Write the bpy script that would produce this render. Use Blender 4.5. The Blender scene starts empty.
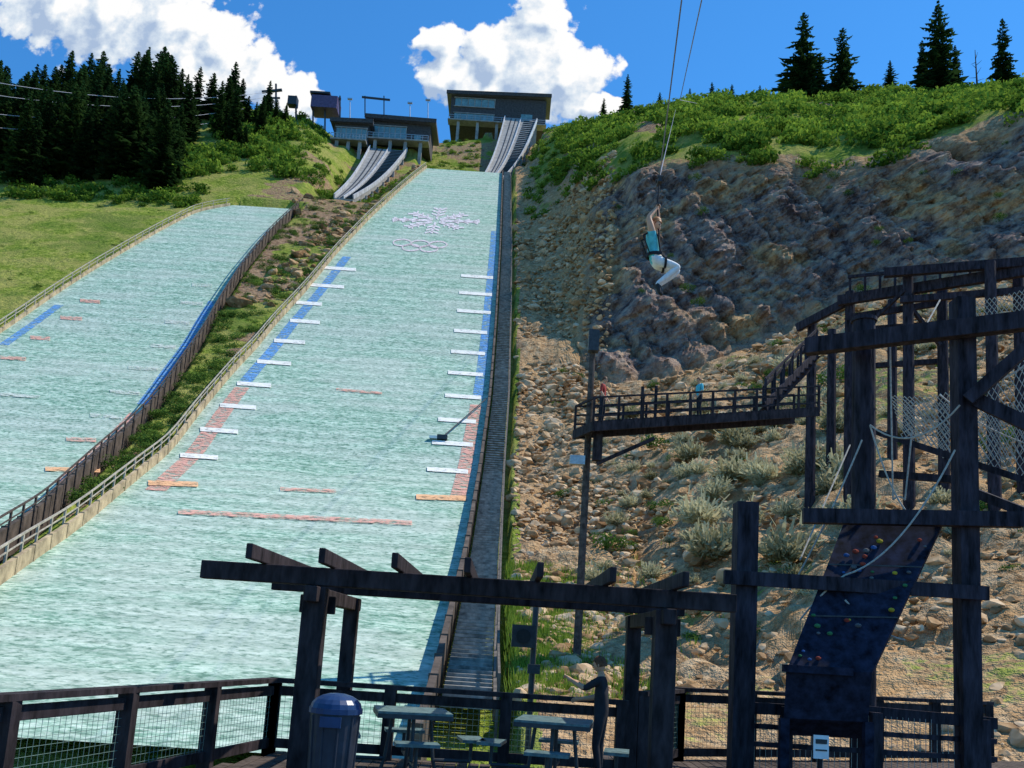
import bpy, bmesh, math, random
import numpy as np
from mathutils import Vector, Matrix, noise
random.seed(7); rng=np.random.default_rng(7)
sc=bpy.context.scene
# ------------------------------------------------------------------ camera
F_PX=900.0; CY=500.0; TH=math.radians(9); RO=math.radians(3.7); EYE=1.6
Fw=Vector((0,math.cos(TH),math.sin(TH))); R0=Vector((1,0,0)); U0=Vector((0,-math.sin(TH),math.cos(TH)))
Rt=R0*math.cos(RO)+U0*math.sin(RO); Up=-R0*math.sin(RO)+U0*math.cos(RO)
cam=bpy.data.cameras.new("camera"); cam.lens=F_PX/1024*36; cam.sensor_width=36; cam.clip_end=6000; cam.clip_start=0.05
cam.shift_y=(CY-384)/1024
co=bpy.data.objects.new("camera",cam); sc.collection.objects.link(co)
M=Matrix((Rt,Up,-Fw)).transposed().to_4x4(); M.translation=Vector((0,0,EYE)); co.matrix_world=M
sc.camera=co
def bear(u,v):      # survey bearing of a photo point: lateral and vertical tangent
    d=Fw+Rt*((u-512)/F_PX)+Up*((CY-v)/F_PX); return d.x/d.y,d.z/d.y
def P(u,v,Y):
    a,t=bear(u,v); return Vector((a*Y,Y,EYE+t*Y))
# ------------------------------------------------------------------ materials
def newmat(name):
    m=bpy.data.materials.new(name); m.use_nodes=True; nt=m.node_tree; nt.nodes.clear(); return m,nt
class N:
    def __init__(s,nt): s.nt=nt
    def __call__(s,t,ins=None,**kw):
        n=s.nt.nodes.new(t)
        for k,v in kw.items(): setattr(n,k,v)
        if ins:
            for k,v in ins.items():
                if isinstance(v,bpy.types.NodeSocket): s.nt.links.new(v,n.inputs[k])
                else: n.inputs[k].default_value=v
        return n
def c4(c): return (c[0],c[1],c[2],1)
def mixc(n,f,a,b,bt='MIX'):
    m=n('ShaderNodeMix',data_type='RGBA',blend_type=bt)
    for i,v in ((0,f),(6,a),(7,b)):
        if isinstance(v,bpy.types.NodeSocket): n.nt.links.new(v,m.inputs[i])
        else: m.inputs[i].default_value = v if i==0 else c4(v)
    return m.outputs[2]
def mathn(n,op,a,b=0.0,c=None,clamp=False):
    m=n('ShaderNodeMath',operation=op); m.use_clamp=clamp
    for i,v in enumerate((a,b,c)):
        if v is None: continue
        if isinstance(v,bpy.types.NodeSocket): n.nt.links.new(v,m.inputs[i])
        else: m.inputs[i].default_value=v
    return m.outputs[0]
def ramp(n,fac,stops):
    r=n('ShaderNodeValToRGB',{'Fac':fac}); e=r.color_ramp.elements
    while len(e)<len(stops): e.new(0.5)
    for i,(p,c) in enumerate(stops): e[i].position=p; e[i].color=c4(c) if len(c)==3 else c
    return r.outputs[0]
def simple(name,col,rough=0.7,scale=3.0,var=0.25,metal=0,bump=0.0,stretch=(1,1,1),det=3,spec=.3):
    m,nt=newmat(name); n=N(nt)
    tc=n('ShaderNodeTexCoord'); mp=n('ShaderNodeMapping',{'Vector':tc.outputs['Object'],'Scale':stretch})
    ns=n('ShaderNodeTexNoise',{'Vector':mp.outputs[0],'Scale':scale,'Detail':det,'Roughness':.65})
    lo=[x*(1-var*1.6) for x in col]; hi=[min(1,x*(1+var*1.4)) for x in col]
    cc=ramp(n,ns.outputs[0],[(0.3,lo),(0.7,hi)])
    b=n('ShaderNodeBsdfPrincipled',{'Base Color':cc,'Roughness':rough,'Metallic':metal}); b.inputs['Specular IOR Level'].default_value=spec
    if bump:
        bp=n('ShaderNodeBump',{'Height':ns.outputs[0],'Strength':bump,'Distance':.05}); nt.links.new(bp.outputs[0],b.inputs['Normal'])
    n('ShaderNodeOutputMaterial',{'Surface':b.outputs[0]}); return m
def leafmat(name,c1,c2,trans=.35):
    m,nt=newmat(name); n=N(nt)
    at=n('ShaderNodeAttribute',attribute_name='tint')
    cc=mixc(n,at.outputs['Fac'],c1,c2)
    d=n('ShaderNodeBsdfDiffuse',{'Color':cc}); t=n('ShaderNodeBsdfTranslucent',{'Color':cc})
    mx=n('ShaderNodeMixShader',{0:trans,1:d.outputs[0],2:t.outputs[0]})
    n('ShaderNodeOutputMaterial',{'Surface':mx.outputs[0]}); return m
WOOD=simple('dark_timber',(.034,.026,.028),.8,7,.5,bump=.4,stretch=(1,1,.3),spec=.15)
WOOD2=simple('weathered_timber',(.085,.065,.055),.85,5,.4,bump=.3,spec=.15)
LOG=simple('creosote_log',(.034,.028,.036),.85,9,.5,bump=.4,stretch=(1,1,.2),spec=.15)
STEEL=simple('galvanised_steel',(.4,.42,.43),.45,8,.15,metal=.6)
MESHW=simple('green_coated_wire',(.16,.24,.2),.5,8,.15)
DARKSTEEL=simple('dark_steel',(.05,.055,.06),.5,8,.2,metal=.4)
CONC=simple('concrete',(.30,.29,.27),.85,.6,.2)
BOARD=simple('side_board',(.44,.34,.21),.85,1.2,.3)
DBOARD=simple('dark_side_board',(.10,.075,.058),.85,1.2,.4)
WHITE=simple('white_paint',(.75,.76,.74),.7,2.2,.12)
RUNW=simple('inrun_rail',(.46,.47,.49),.7,.8,.2)
CLAD=simple('brown_cladding',(.06,.055,.055),.8,2,.3)
ROOF=simple('metal_roof',(.13,.14,.16),.5,2,.15,metal=.2)
GLASS=simple('window_glass',(.14,.26,.28),.12,1,.2,spec=.6)
ROPE=simple('rope',(.42,.38,.32),.9,20,.2)
BINBLUE=simple('bin_blue_plastic',(.02,.05,.13),.35,5,.15)
BINDARK=simple('bin_body_plastic',(.03,.035,.05),.5,5,.2)
TABLE=simple('coated_table_top',(.11,.17,.165),.5,12,.3)
WALLP=simple('climbing_panel',(.018,.02,.036),.85,6,.5,spec=.1)
SKIN=simple('skin',(.60,.33,.20),.55,10,.08)
HAIR=simple('hair',(.12,.05,.02),.6,30,.3)
HAIR2=simple('auburn_hair',(.34,.14,.05),.6,30,.3)
TEAL=simple('teal_shirt',(.10,.50,.55),.8,12,.15)
PANTS=simple('white_trousers',(.75,.75,.73),.8,12,.1)
BLACKC=simple('black_cloth',(.02,.02,.025),.8,12,.2)
REDC=simple('red_cloth',(.35,.04,.03),.8,12,.2)
SHOE=simple('shoe',(.02,.02,.02),.6,12,.2)
# ------------------------------------------------------------------ mesh builders
def link(o): sc.collection.objects.link(o); return o
def npmesh(name,V,Fc,mats,tint=None,smooth=False):
    me=bpy.data.meshes.new(name); V=np.asarray(V,dtype=np.float32); Fc=np.asarray(Fc,dtype=np.int32); k=Fc.shape[1]
    me.vertices.add(len(V)); me.vertices.foreach_set('co',V.ravel())
    me.loops.add(Fc.size); me.loops.foreach_set('vertex_index',Fc.ravel())
    me.polygons.add(len(Fc)); me.polygons.foreach_set('loop_start',np.arange(0,Fc.size,k,dtype=np.int32))
    me.polygons.foreach_set('loop_total',np.full(len(Fc),k,dtype=np.int32))
    me.polygons.foreach_set('use_smooth',smooth if isinstance(smooth,np.ndarray) else np.full(len(Fc),smooth))
    me.update(calc_edges=True)
    if tint is not None:
        at=me.attributes.new('tint','FLOAT','POINT'); at.data.foreach_set('value',np.asarray(tint,dtype=np.float32))
    for m in mats: me.materials.append(m)
    return link(bpy.data.objects.new(name,me))
class B:
    def __init__(s): s.v=[];s.f=[];s.m=[]
    def add(s,vs,fs,m=0):
        o=len(s.v); s.v+= [tuple(x) for x in vs]
        for f in fs: s.f.append([o+i for i in f]); s.m.append(m)
    def beam(s,p,q,w,h,m=0,up=(0,0,1)):
        p=Vector(p);q=Vector(q); d=(q-p).normalized(); up=Vector(up)
        if abs(d.dot(up))>.98: up=Vector((0,1,0))
        sd=d.cross(up).normalized(); u=sd.cross(d).normalized()
        vs=[]
        for c in (p,q):
            for a,b in ((-1,-1),(1,-1),(1,1),(-1,1)): vs.append(c+sd*(a*w/2)+u*(b*h/2))
        s.add(vs,[(0,1,2,3),(7,6,5,4),(0,4,5,1),(1,5,6,2),(2,6,7,3),(3,7,4,0)],m)
    def box(s,c,sx,sy,sz,m=0): s.beam((c[0],c[1]-sy/2,c[2]),(c[0],c[1]+sy/2,c[2]),sx,sz,m)
    def cyl(s,p,q,r1,r2=None,n=10,m=0):
        r2=r1 if r2 is None else r2; p=Vector(p);q=Vector(q); d=(q-p).normalized()
        up=Vector((0,0,1)) if abs(d.z)<.9 else Vector((0,1,0)); a=d.cross(up).normalized(); b=a.cross(d)
        vs=[]
        for c,r in ((p,r1),(q,r2)):
            for i in range(n):
                t=2*math.pi*i/n; vs.append(c+a*(r*math.cos(t))+b*(r*math.sin(t)))
        s.add(vs,[(i,(i+1)%n,n+(i+1)%n,n+i) for i in range(n)]+[tuple(range(n))[::-1],tuple(range(n,2*n))],m)
    def rope(s,p,q,sag,r,m=0,n=12,k=6):
        p=Vector(p);q=Vector(q); pr=p
        for i in range(1,n+1):
            t=i/n; c=p.lerp(q,t)-Vector((0,0,sag*4*t*(1-t))); s.cyl(pr,c,r,r,k,m); pr=c
    def ball(s,c,r,m=0,n=8,sc3=(1,1,1)):
        vs=[];fs=[]; c=Vector(c)
        for i in range(n+1):
            for j in range(n*2):
                t=math.pi*i/n; p=math.pi*j/n
                vs.append(c+Vector((r*sc3[0]*math.sin(t)*math.cos(p),r*sc3[1]*math.sin(t)*math.sin(p),r*sc3[2]*math.cos(t))))
        for i in range(n):
            for j in range(n*2): fs.append((i*2*n+j,(i+1)*2*n+j,(i+1)*2*n+(j+1)%(2*n),i*2*n+(j+1)%(2*n)))
        s.add(vs,fs,m)
    def obj(s,name,mats,bevel=0,smooth=False):
        me=bpy.data.meshes.new(name); me.from_pydata(s.v,[],s.f); me.update()
        for m in mats: me.materials.append(m)
        me.polygons.foreach_set('material_index',np.array(s.m,dtype=np.int32))
        if smooth: me.polygons.foreach_set('use_smooth',np.full(len(s.f),True))
        o=link(bpy.data.objects.new(name,me))
        if bevel:
            b=o.modifiers.new('bevel','BEVEL'); b.width=bevel; b.segments=2; b.limit_method='ANGLE'
        return o
# ------------------------------------------------------------------ hill profile
_hk=np.array([(-50,-3.4),(0,-3.2),(15,-2),(28,.4),(45,5.5),(64,13.5),(90,30.2),(122,55.0),(143,71),(185,103),(197,111.5),(260,160)])
_hy=np.arange(-50,260,.25); _hz=np.interp(_hy,_hk[:,0],_hk[:,1]); ker=np.hanning(49); ker/=ker.sum()
_hp=np.pad(_hz,24,mode='edge'); _hz2=np.convolve(_hp,ker,'valid')
def H(Y): return np.interp(Y,_hy,_hz2)
def hit(u,v):
    a,t=bear(u,v); Y=2.0
    while H(Y)<EYE+t*Y and Y<259: Y+=.5
    lo,hi=Y-.5,Y
    for _ in range(20):
        m=(lo+hi)/2
        if H(m)<EYE+t*m: lo=m
        else: hi=m
    return a*hi,hi
def edge(px):
    pts=sorted([hit(u,v)[::-1] for u,v in px]); pts=np.array(pts)
    ys=np.arange(pts[0,0],pts[-1,0],.5); xs=np.interp(ys,pts[:,0],pts[:,1])
    k=np.ones(15)/15; xs2=np.convolve(np.pad(xs,7,mode='edge'),k,'valid')
    return ys,xs2
EL=edge([(427,168),(400,190),(370,218),(335,255),(305,292),(270,330),(235,370),(195,418),(150,468),(100,510),(60,540),(0,583),(-130,672)])
ER=edge([(502,172),(499,250),(494,330),(488,400),(478,470),(465,545),(450,610),(432,680),(415,745)])
LL=edge([(250,203),(200,210),(165,228),(130,248),(90,272),(50,298),(0,332),(-100,400),(-250,510),(-400,610)])
LR=edge([(300,208),(270,237),(240,275),(215,315),(185,365),(155,410),(110,455),(60,505),(0,555),(-100,630)])
def ex(E,Y): return np.interp(Y,E[0],E[1])
Y1T=min(EL[0][-1],ER[0][-1]); Y1B=20.0; Y2T=min(LL[0][-1],LR[0][-1]); Y2B=28.0
# ------------------------------------------------------------------ terrain
def kline(px):
    r=[]
    for u,v,Y in px:
        a,t=bear(u,v); r.append((a,Y,EYE+t*Y))
    r.sort(); return np.array(r)
K1=kline([(-600,700,28),(430,700,28),(600,690,28),(800,695,25),(1024,700,22),(1400,700,20)])
K2=kline([(-600,330,98),(560,330,98),(590,375,86),(620,385,84),(680,375,84),(740,350,86),(800,325,86),(850,302,85),(930,287,80),(1024,272,76),(1400,240,60)])
K3=kline([(-600,190,150),(560,185,150),(600,185,122),(640,167,112),(700,158,106),(760,158,103),(820,168,99),(870,163,97),(930,148,95),(1000,122,92),(1024,113,90),(1400,90,80)])
K4=kline([(-700,150,180),(-300,140,180),(0,128,190),(100,120,195),(200,114,200),(260,110,208),(310,120,212),(335,138,214),(400,142,222),(430,136,228),(490,133,240),(540,129,225),(560,127,200),(640,112,185),(700,100,175),(850,95,165),(1024,92,150),(1400,60,140)])
def ki(K,a,c): return np.interp(a,K[:,0],K[:,c])
def ss(t): t=np.clip(t,0,1); return t*t*(3-2*t)
YR=Y1T+1.5
RUNS=[(P(483,179,YR),P(503,180,YR),P(505,118,240),P(537,121,240),2.6),(P(334,198,158),P(353,199,158),P(370,148,206),P(407,151,206),1.6)]
zc0=P(490,133,240).z
def T(x,Y):
    x=np.asarray(x,float);Y=np.asarray(Y,float); a=x/np.maximum(Y,.5)
    Ys,Zs=ki(K4,a,1),ki(K4,a,2); H0=H(140.0)
    TL=np.where(Y<140,H(Y)+.2,H0+.2+(Zs-H0)*np.clip((Y-140)/(Ys-140),0,1))
    Y1,Z1,Y2,Z2,Y3,Z3=ki(K1,a,1),ki(K1,a,2),ki(K2,a,1),ki(K2,a,2),ki(K3,a,1),ki(K3,a,2)
    TR=np.where(Y<12,-3.2,-3.2+(Z1+3.2)*np.clip((Y-12)/(Y1-12),0,1))
    TR=np.where(Y>Y1,Z1+(Z2-Z1)*np.clip((Y-Y1)/(Y2-Y1),0,1)**1.08,TR)
    TR=np.where(Y>Y2,Z2+(Z3-Z2)*np.clip((Y-Y2)/(Y3-Y2),0,1)**.9,TR)
    TR=np.where(Y>Y3,Z3+(Zs-Z3)*np.clip((Y-Y3)/(Ys-Y3),0,1)**.9,TR)
    w=ss((x-ex(ER,Y)-4)/9)
    t=TL*(1-w)+TR*w
    in1=(x>ex(EL,Y)-.6)&(x<ex(ER,Y)+2.4)&(Y<Y1T+1)
    in2=(x>ex(LL,Y)-.6)&(x<ex(LR,Y)+.6)&(Y<Y2T+1)
    t=np.where(in1|in2,np.minimum(t,H(Y)-.7),t)
    z1=float(H(Y1T)); f1=np.clip((Y-Y1T)/(240-Y1T),0,1); lim=z1-1.2+(zc0-z1)*f1**1.25
    k1=ss((x+31)/4)*ss((-x+2)/5)*(Y>Y1T)*(Y<239); t=t-np.maximum(t-lim,0)*k1
    for p1,p2,p3,p4,sg in RUNS:
        f=np.clip((Y-p1.y)/(p3.y-p1.y),-.12,1.05); xa=p1.x+(p3.x-p1.x)*f; xb=p2.x+(p4.x-p2.x)*f; zc=p1.z+(p3.z-p1.z)*f-sg*np.sin(np.pi*np.clip(f,0,1))-2.2
        kk=ss((x-xa+6)/4)*ss((xb+6-x)/4)*(Y>p1.y-6)*(Y<p3.y+3); t=t-np.maximum(t-zc,0)*kk
    return t
def T1(x,Y): return float(T(np.array([x]),np.array([Y]))[0])
aa=np.concatenate([np.linspace(-2.2,-.66,40,endpoint=False),np.linspace(-.66,.66,500,endpoint=False),np.linspace(.66,2.0,40)])
cols=[]
for a in aa:
    y1,y2,y3,y4=[float(ki(K,a,1)) for K in (K1,K2,K3,K4)]
    cols.append(np.concatenate([np.linspace(4,y1,22,endpoint=False),np.linspace(y1,y2,150,endpoint=False),np.linspace(y2,y3,150,endpoint=False),np.linspace(y3,y4,70,endpoint=False),y4+np.array([0,4,10,25,60,150,400,900])]))
YY=np.array(cols); AA=aa[:,None]*np.ones_like(YY); XX=AA*YY; ZZ=T(XX,YY)
Y1g,Y2g,Y3g,Y4g=[ki(K,AA,1) for K in (K1,K2,K3,K4)]
wr=ss((XX-ex(ER,YY)-4)/9)
wt=ss((XX-ex(ER,YY)-2.2)/1.5)
cliff=ss((YY-Y2g+2)/4)*ss((Y3g+1-YY)/4)*ss((AA-.06)/.03)
ups=ss((YY-Y3g)/3)*wr
slope=wt*(1-cliff)*(1-ups)
instrip=((XX>ex(EL,YY)-.9)&(XX<ex(ER,YY)+2.6)&(YY<Y1T+2))|((XX>ex(LL,YY)-.9)&(XX<ex(LR,YY)+.9)&(YY<Y2T+2))
leftg=(XX<ex(LL,YY))
nr,nc=YY.shape
dy=np.zeros_like(YY);dz=np.zeros_like(YY);G=np.zeros_like(YY)
for i in range(nr):
    for j in range(nc):
        x,y,z=XX[i,j],YY[i,j],ZZ[i,j]
        cl=cliff[i,j]
        if instrip[i,j]: continue
        n1=noise.fractal(Vector((x/9,y/9,z/9)),0.9,2.1,5)
        amp=(.4+.4*slope[i,j]+.8*ups[i,j])
        if y<30: amp*=max(0.1,(y-8)/25)
        dz[i,j]=n1*amp
        if cl>0.01:
            sh=z*.9-.5*x; al=x+.45*z      # beds dip to the left; gullies run down the face
            r=noise.ridged_multi_fractal(Vector((al/5,y/16,sh/20)),.9,2.2,6,1.0,2.0)
            bed=noise.fractal(Vector((al/9,y/16,sh/1.9)),.8,2.2,4)
            vd=noise.voronoi(Vector((al/1.3,y/5,sh/1.6)))[0]
            vn=noise.noise(Vector((x/.9,y/2.5,z/.9)))
            dy[i,j]=cl*((r-1.0)*2.1+bed*1.1-(vd[1]-vd[0])*.55+vn*.45+.4); dz[i,j]=cl*vn*.25+dz[i,j]*(1-cl)
        elif slope[i,j]>.3 and y>26:
            vd=noise.voronoi(Vector((x/.9,y/1.2,z/.9)))[0]
            dz[i,j]+=(noise.noise(Vector((x/2.3,y/2.6,z/2.3)))*.55-(vd[0]-.4)*.42+.7*(noise.ridged_multi_fractal(Vector((x/5,y/14,z/14)),1,2,3,1,2)-1.2)*float(AA[i,j]>.14))*slope[i,j]
        G[i,j]=noise.fractal(Vector((x/14+31,y/14,z/14)),1.0,2.0,4)
V=np.stack([XX,YY+dy,ZZ+dz],-1).reshape(-1,3)
idx=np.arange(nr*nc).reshape(nr,nc)
Fc=np.stack([idx[:-1,:-1],idx[1:,:-1],idx[1:,1:],idx[:-1,1:]],-1).reshape(-1,4)
smo=((cliff+slope)[:-1,:-1]<.5).reshape(-1)
mid=(~leftg)&(wr<.5)&(wt<.5)
grass=np.where(mid,ss((G+.28)/.3)*.85,0.0)
grass=np.where(YY>143,np.maximum(grass*(1-wr),(.35+.5*ss((G+.2)/.3))*(1-wr)*(wt<.5)),grass)
grass=np.where(leftg,.95,grass)
grass=np.where(wt>=.5,ss((G-.2)/.2)*.42*ss((AA-.08)/.06),grass)
grass=grass*(1-cliff)
grass=np.maximum(grass,ups*ss((G+.5)/.3))
foot=ss((XX-ex(ER,YY)-1.5)/1.5)*ss((ex(ER,YY)+7-XX)/4)*ss((40-YY)/8)*ss((YY-25)/4)
gully=ss((XX-ex(ER,YY)-5)/3)*ss((YY-132)/25)*ss((.10-AA)/.03)*ss((G+.3)/.3)
grass=np.maximum(grass,np.maximum(foot*.85,gully*.85))
o=npmesh('hillside_terrain',V,Fc,[],smooth=smo)
ca=o.data.color_attributes.new('zone','FLOAT_COLOR','POINT')
ca.data.foreach_set('color',np.stack([grass,cliff,slope,np.where(leftg,1.0,0.0)],-1).reshape(-1).astype(np.float32))
m,nt=newmat('hillside'); n=N(nt)
tc=n('ShaderNodeTexCoord'); ob=tc.outputs['Object']
zo=n('ShaderNodeVertexColor',layer_name='zone'); sp=n('ShaderNodeSeparateColor',{0:zo.outputs[0]})
def nz(s,d=4,r=.65,vec=ob): return n('ShaderNodeTexNoise',{'Vector':vec,'Scale':s,'Detail':d,'Roughness':r}).outputs[0]
nA=nz(.22,3);nB=nz(1.5,6,.75)
vo=n('ShaderNodeTexVoronoi',{'Vector':ob,'Scale':2.2,'Randomness':1.0})
tan=ramp(n,nB,[(.38,(.20,.12,.06)),(.47,(.50,.335,.185)),(.6,(.72,.53,.32))])
tan=mixc(n,mathn(n,'MULTIPLY',vo.outputs['Distance'],.6,clamp=True),tan,(.24,.145,.075))
tan=mixc(n,ramp(n,nA,[(.42,(0,0,0)),(.62,(.6,.6,.6))]),tan,(.56,.33,.145))
mpc=n('ShaderNodeMapping',{'Vector':ob,'Scale':(1.1,.8,1.1),'Rotation':(0,.5,0)})
nD=nz(.6,6,.75,mpc.outputs[0]); nE=nz(.10,4,.6,mpc.outputs[0])
clf=ramp(n,nD,[(.38,(.07,.05,.05)),(.47,(.21,.155,.135)),(.56,(.32,.245,.20)),(.68,(.50,.39,.29))])
clf=mixc(n,ramp(n,nE,[(.46,(0,0,0)),(.60,(.85,.85,.85))]),clf,ramp(n,nD,[(.40,(.22,.125,.06)),(.6,(.62,.41,.20))]))
gr=ramp(n,nB,[(.34,(.09,.14,.02)),(.48,(.20,.27,.04)),(.62,(.38,.40,.09))])
gr=mixc(n,ramp(n,nA,[(.42,(0,0,0)),(.58,(.6,.6,.6))]),gr,(.42,.36,.12))
nF=nz(.09,4,.7); gr=mixc(n,ramp(n,nF,[(.50,(0,0,0)),(.60,(.6,.6,.6))]),gr,(.10,.18,.03))
dirt=ramp(n,nB,[(.36,(.20,.12,.07)),(.6,(.46,.31,.19))])
c=mixc(n,sp.outputs[2],dirt,tan)
c=mixc(n,sp.outputs[1],c,clf)
gm=mathn(n,'ADD',sp.outputs[0],mathn(n,'MULTIPLY',mathn(n,'SUBTRACT',nB,.5),1.4)); gm=ramp(n,gm,[(.38,(0,0,0)),(.55,(1,1,1))])
c=mixc(n,gm,c,gr)
bp=n('ShaderNodeBump',{'Height':nz(1.7,4,.75),'Strength':.9,'Distance':.6})
b=n('ShaderNodeBsdfDiffuse',{'Color':c,'Normal':bp.outputs[0]})
n('ShaderNodeOutputMaterial',{'Surface':b.outputs[0]}); o.data.materials.append(m)
g=B(); g.add([(-3000,-3000,-6),(3000,-3000,-6),(3000,60,-6),(-3000,60,-6)],[(0,1,2,3)])
g.obj('ground',[simple('dry_ground',(.25,.2,.12),.95,.2,.3)])
# ------------------------------------------------------------------ landing hills
def strip(name,EA,EB,yb,yt,mat):
    ys=np.arange(yb,yt,.6); k=30; f=np.linspace(0,1,k)
    xa,xb=ex(EA,ys),ex(EB,ys); x=xa[:,None]+(xb-xa)[:,None]*f; y=ys[:,None]*np.ones(k); z=H(y)
    idx=np.arange(x.size).reshape(x.shape)
    Fc=np.stack([idx[:-1,:-1],idx[:-1,1:],idx[1:,1:],idx[1:,:-1]],-1).reshape(-1,4)
    return npmesh(name,np.stack([x,y,z],-1).reshape(-1,3),Fc,[mat],smooth=True)
m,nt=newmat('green_plastic_matting'); n=N(nt)
tc=n('ShaderNodeTexCoord'); ob=tc.outputs['Object']
mp=n('ShaderNodeMapping',{'Vector':ob,'Scale':(1.1,2.8,2.8)}); mp2=n('ShaderNodeMapping',{'Vector':ob,'Scale':(.10,.22,.22)}); mp3=n('ShaderNodeMapping',{'Vector':ob,'Scale':(3.2,5,5),'Rotation':(0,0,.6)})
na=n('ShaderNodeTexNoise',{'Vector':mp.outputs[0],'Scale':1.0,'Detail':4,'Roughness':.8}).outputs[0]
nb=n('ShaderNodeTexNoise',{'Vector':mp2.outputs[0],'Scale':1.0,'Detail':4,'Roughness':.6}).outputs[0]
nc_=n('ShaderNodeTexNoise',{'Vector':mp3.outputs[0],'Scale':1.0,'Detail':2,'Roughness':.6}).outputs[0]
c=ramp(n,na,[(.36,(.09,.22,.145)),(.48,(.29,.47,.35)),(.60,(.56,.72,.58))])
c=mixc(n,ramp(n,nb,[(.42,(0,0,0)),(.60,(.55,.55,.55))]),c,(.56,.60,.52))
c=mixc(n,ramp(n,nc_,[(.54,(0,0,0)),(.66,(.55,.55,.55))]),c,(.68,.77,.67))
c=mixc(n,ramp(n,nc_,[(.33,(.75,.75,.75)),(.45,(0,0,0))]),c,(.08,.18,.125))
sx=n('ShaderNodeSeparateXYZ',{0:ob}); yy=mathn(n,'MULTIPLY',sx.outputs[1],3.1); wv=mathn(n,'SINE',mathn(n,'ADD',yy,mathn(n,'MULTIPLY',na,5.0)))
c=mixc(n,mathn(n,'MULTIPLY',mathn(n,'ADD',wv,1.0),.12),c,(.09,.18,.13))
b=n('ShaderNodeBsdfPrincipled',{'Base Color':c,'Roughness':.8}); b.inputs['Specular IOR Level'].default_value=.12
bp=n('ShaderNodeBump',{'Height':na,'Strength':.5,'Distance':.12}); nt.links.new(bp.outputs[0],b.inputs['Normal'])
n('ShaderNodeOutputMaterial',{'Surface':b.outputs[0]}); MAT=m
strip('large_ski_jump_landing_hill',EL,ER,Y1B,Y1T,MAT)
strip('normal_ski_jump_landing_hill',LL,LR,Y2B,Y2T,MAT)
def worn(name,col,amt=.5):   # paint worn off the mats: ragged, mat colour showing through
    m,nt=newmat(name); n=N(nt); tc=n('ShaderNodeTexCoord'); mp=n('ShaderNodeMapping',{'Vector':tc.outputs['Object'],'Scale':(1.6,3.2,3.2)})
    ns=n('ShaderNodeTexNoise',{'Vector':mp.outputs[0],'Scale':1.1,'Detail':4,'Roughness':.8}).outputs[0]
    k=ramp(n,ns,[(amt-.08,(0,0,0)),(amt+.08,(1,1,1))])
    cc=ramp(n,ns,[(.35,[x*.75 for x in col]),(.6,col)])
    b=n('ShaderNodeBsdfDiffuse',{'Color':cc}); tr=n('ShaderNodeBsdfTransparent')
    mx=n('ShaderNodeMixShader',{0:k,1:tr.outputs[0],2:b.outputs[0]}); n('ShaderNodeOutputMaterial',{'Surface':mx.outputs[0]}); return m
WR=worn('worn_red_stripe',(.80,.42,.33),.49); WBL=worn('worn_blue_stripe',(.16,.37,.70),.48); WP=worn('worn_pale_stripe',(.66,.70,.62),.50); WO=worn('worn_orange_stripe',(.88,.50,.27),.43); WW=worn('white_stripe',(.90,.88,.80),.37)
def patch(bd,pts,m,lift=.06,nu=8,nv=3):
    q=[hit(*p) for p in pts]; vs=[];fs=[]
    for j in range(nv+1):
        for i in range(nu+1):
            s,t=i/nu,j/nv
            x=(q[0][0]*(1-s)+q[1][0]*s)*(1-t)+(q[3][0]*(1-s)+q[2][0]*s)*t
            y=(q[0][1]*(1-s)+q[1][1]*s)*(1-t)+(q[3][1]*(1-s)+q[2][1]*s)*t
            vs.append((x,y,float(H(y))+lift))
    for j in range(nv):
        for i in range(nu): a=j*(nu+1)+i; fs.append((a,a+1,a+nu+2,a+nu+1))
    bd.add(vs,fs,m)
mk=B()
def dash(u1,u2,v,m=0,h=4,sl=.07):
    patch(mk,[(u1,v+h/2),(u2,v+h/2+(u2-u1)*sl),(u2,v-h/2+(u2-u1)*sl),(u1,v-h/2)],m,.09,nv=1,nu=6)
for k,(u1,u2,v) in enumerate(((324,356,268),(307,344,285),(296,322,303),(290,320,321),(274,305,341),(257,291,362),(237,271,384),(220,256,406),(200,238,430),(180,218,456))): dash(u1,u2,v,0,3.0+.15*k)
for k,(u1,u2,v) in enumerate(((461,493,276),(459,492,293),(457,491,311),(454,487,331),(451,485,352),(448,483,373),(445,481,396),(438,476,420),(432,473,443),(427,468,470))): dash(u1,u2,v,0,2.8+.15*k)
dash(148,198,484,1,5,.03); dash(416,466,498,1,5,.03)
dash(178,412,513,2,4.5,.048); dash(336,382,390,2,2.5,.09); dash(280,336,490,2,3.5,.04)
def edgestripe(E,off,w,y0,y1,m):
    ys=np.arange(y0,y1,1.5); vs=[];fs=[]
    for y in ys:
        x=float(ex(E,y))+off; vs+= [(x,y,float(H(y))+.05),(x+w,y,float(H(y))+.05)]
    for i in range(len(ys)-1): fs.append((2*i,2*i+1,2*i+3,2*i+2))
    mk.add(vs,fs,m)
yb=lambda u,v: hit(u,v)[1]
edgestripe(EL,1.2,1.2,yb(235,385),yb(338,255),3); edgestripe(EL,1.2,1.3,yb(140,490),yb(235,387),2)
edgestripe(ER,-1.4,.9,yb(488,400),yb(498,230),3); edgestripe(ER,-1.5,1.0,yb(462,500),yb(488,402),2)
edgestripe(LR,-1.7,.8,yb(150,405),yb(225,300),3); edgestripe(LR,-1.7,.9,yb(85,485),yb(150,407),2)
edgestripe(LL,1.5,1.0,yb(0,345),yb(60,300),3)
for u1,u2,v in ((150,176,346),(128,158,368),(110,140,392),(90,122,416),(165,190,322),(180,203,303),(192,212,285)): dash(u1,u2,v,5,3.5)
for u1,u2,v in ((0,26,358),(30,50,338),(60,82,318),(80,100,301)): dash(u1,u2,v,2,3.5)
dash(45,100,470,4,4,.03); dash(0,40,395,5,3); dash(66,96,440,2,4,.04)
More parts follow.
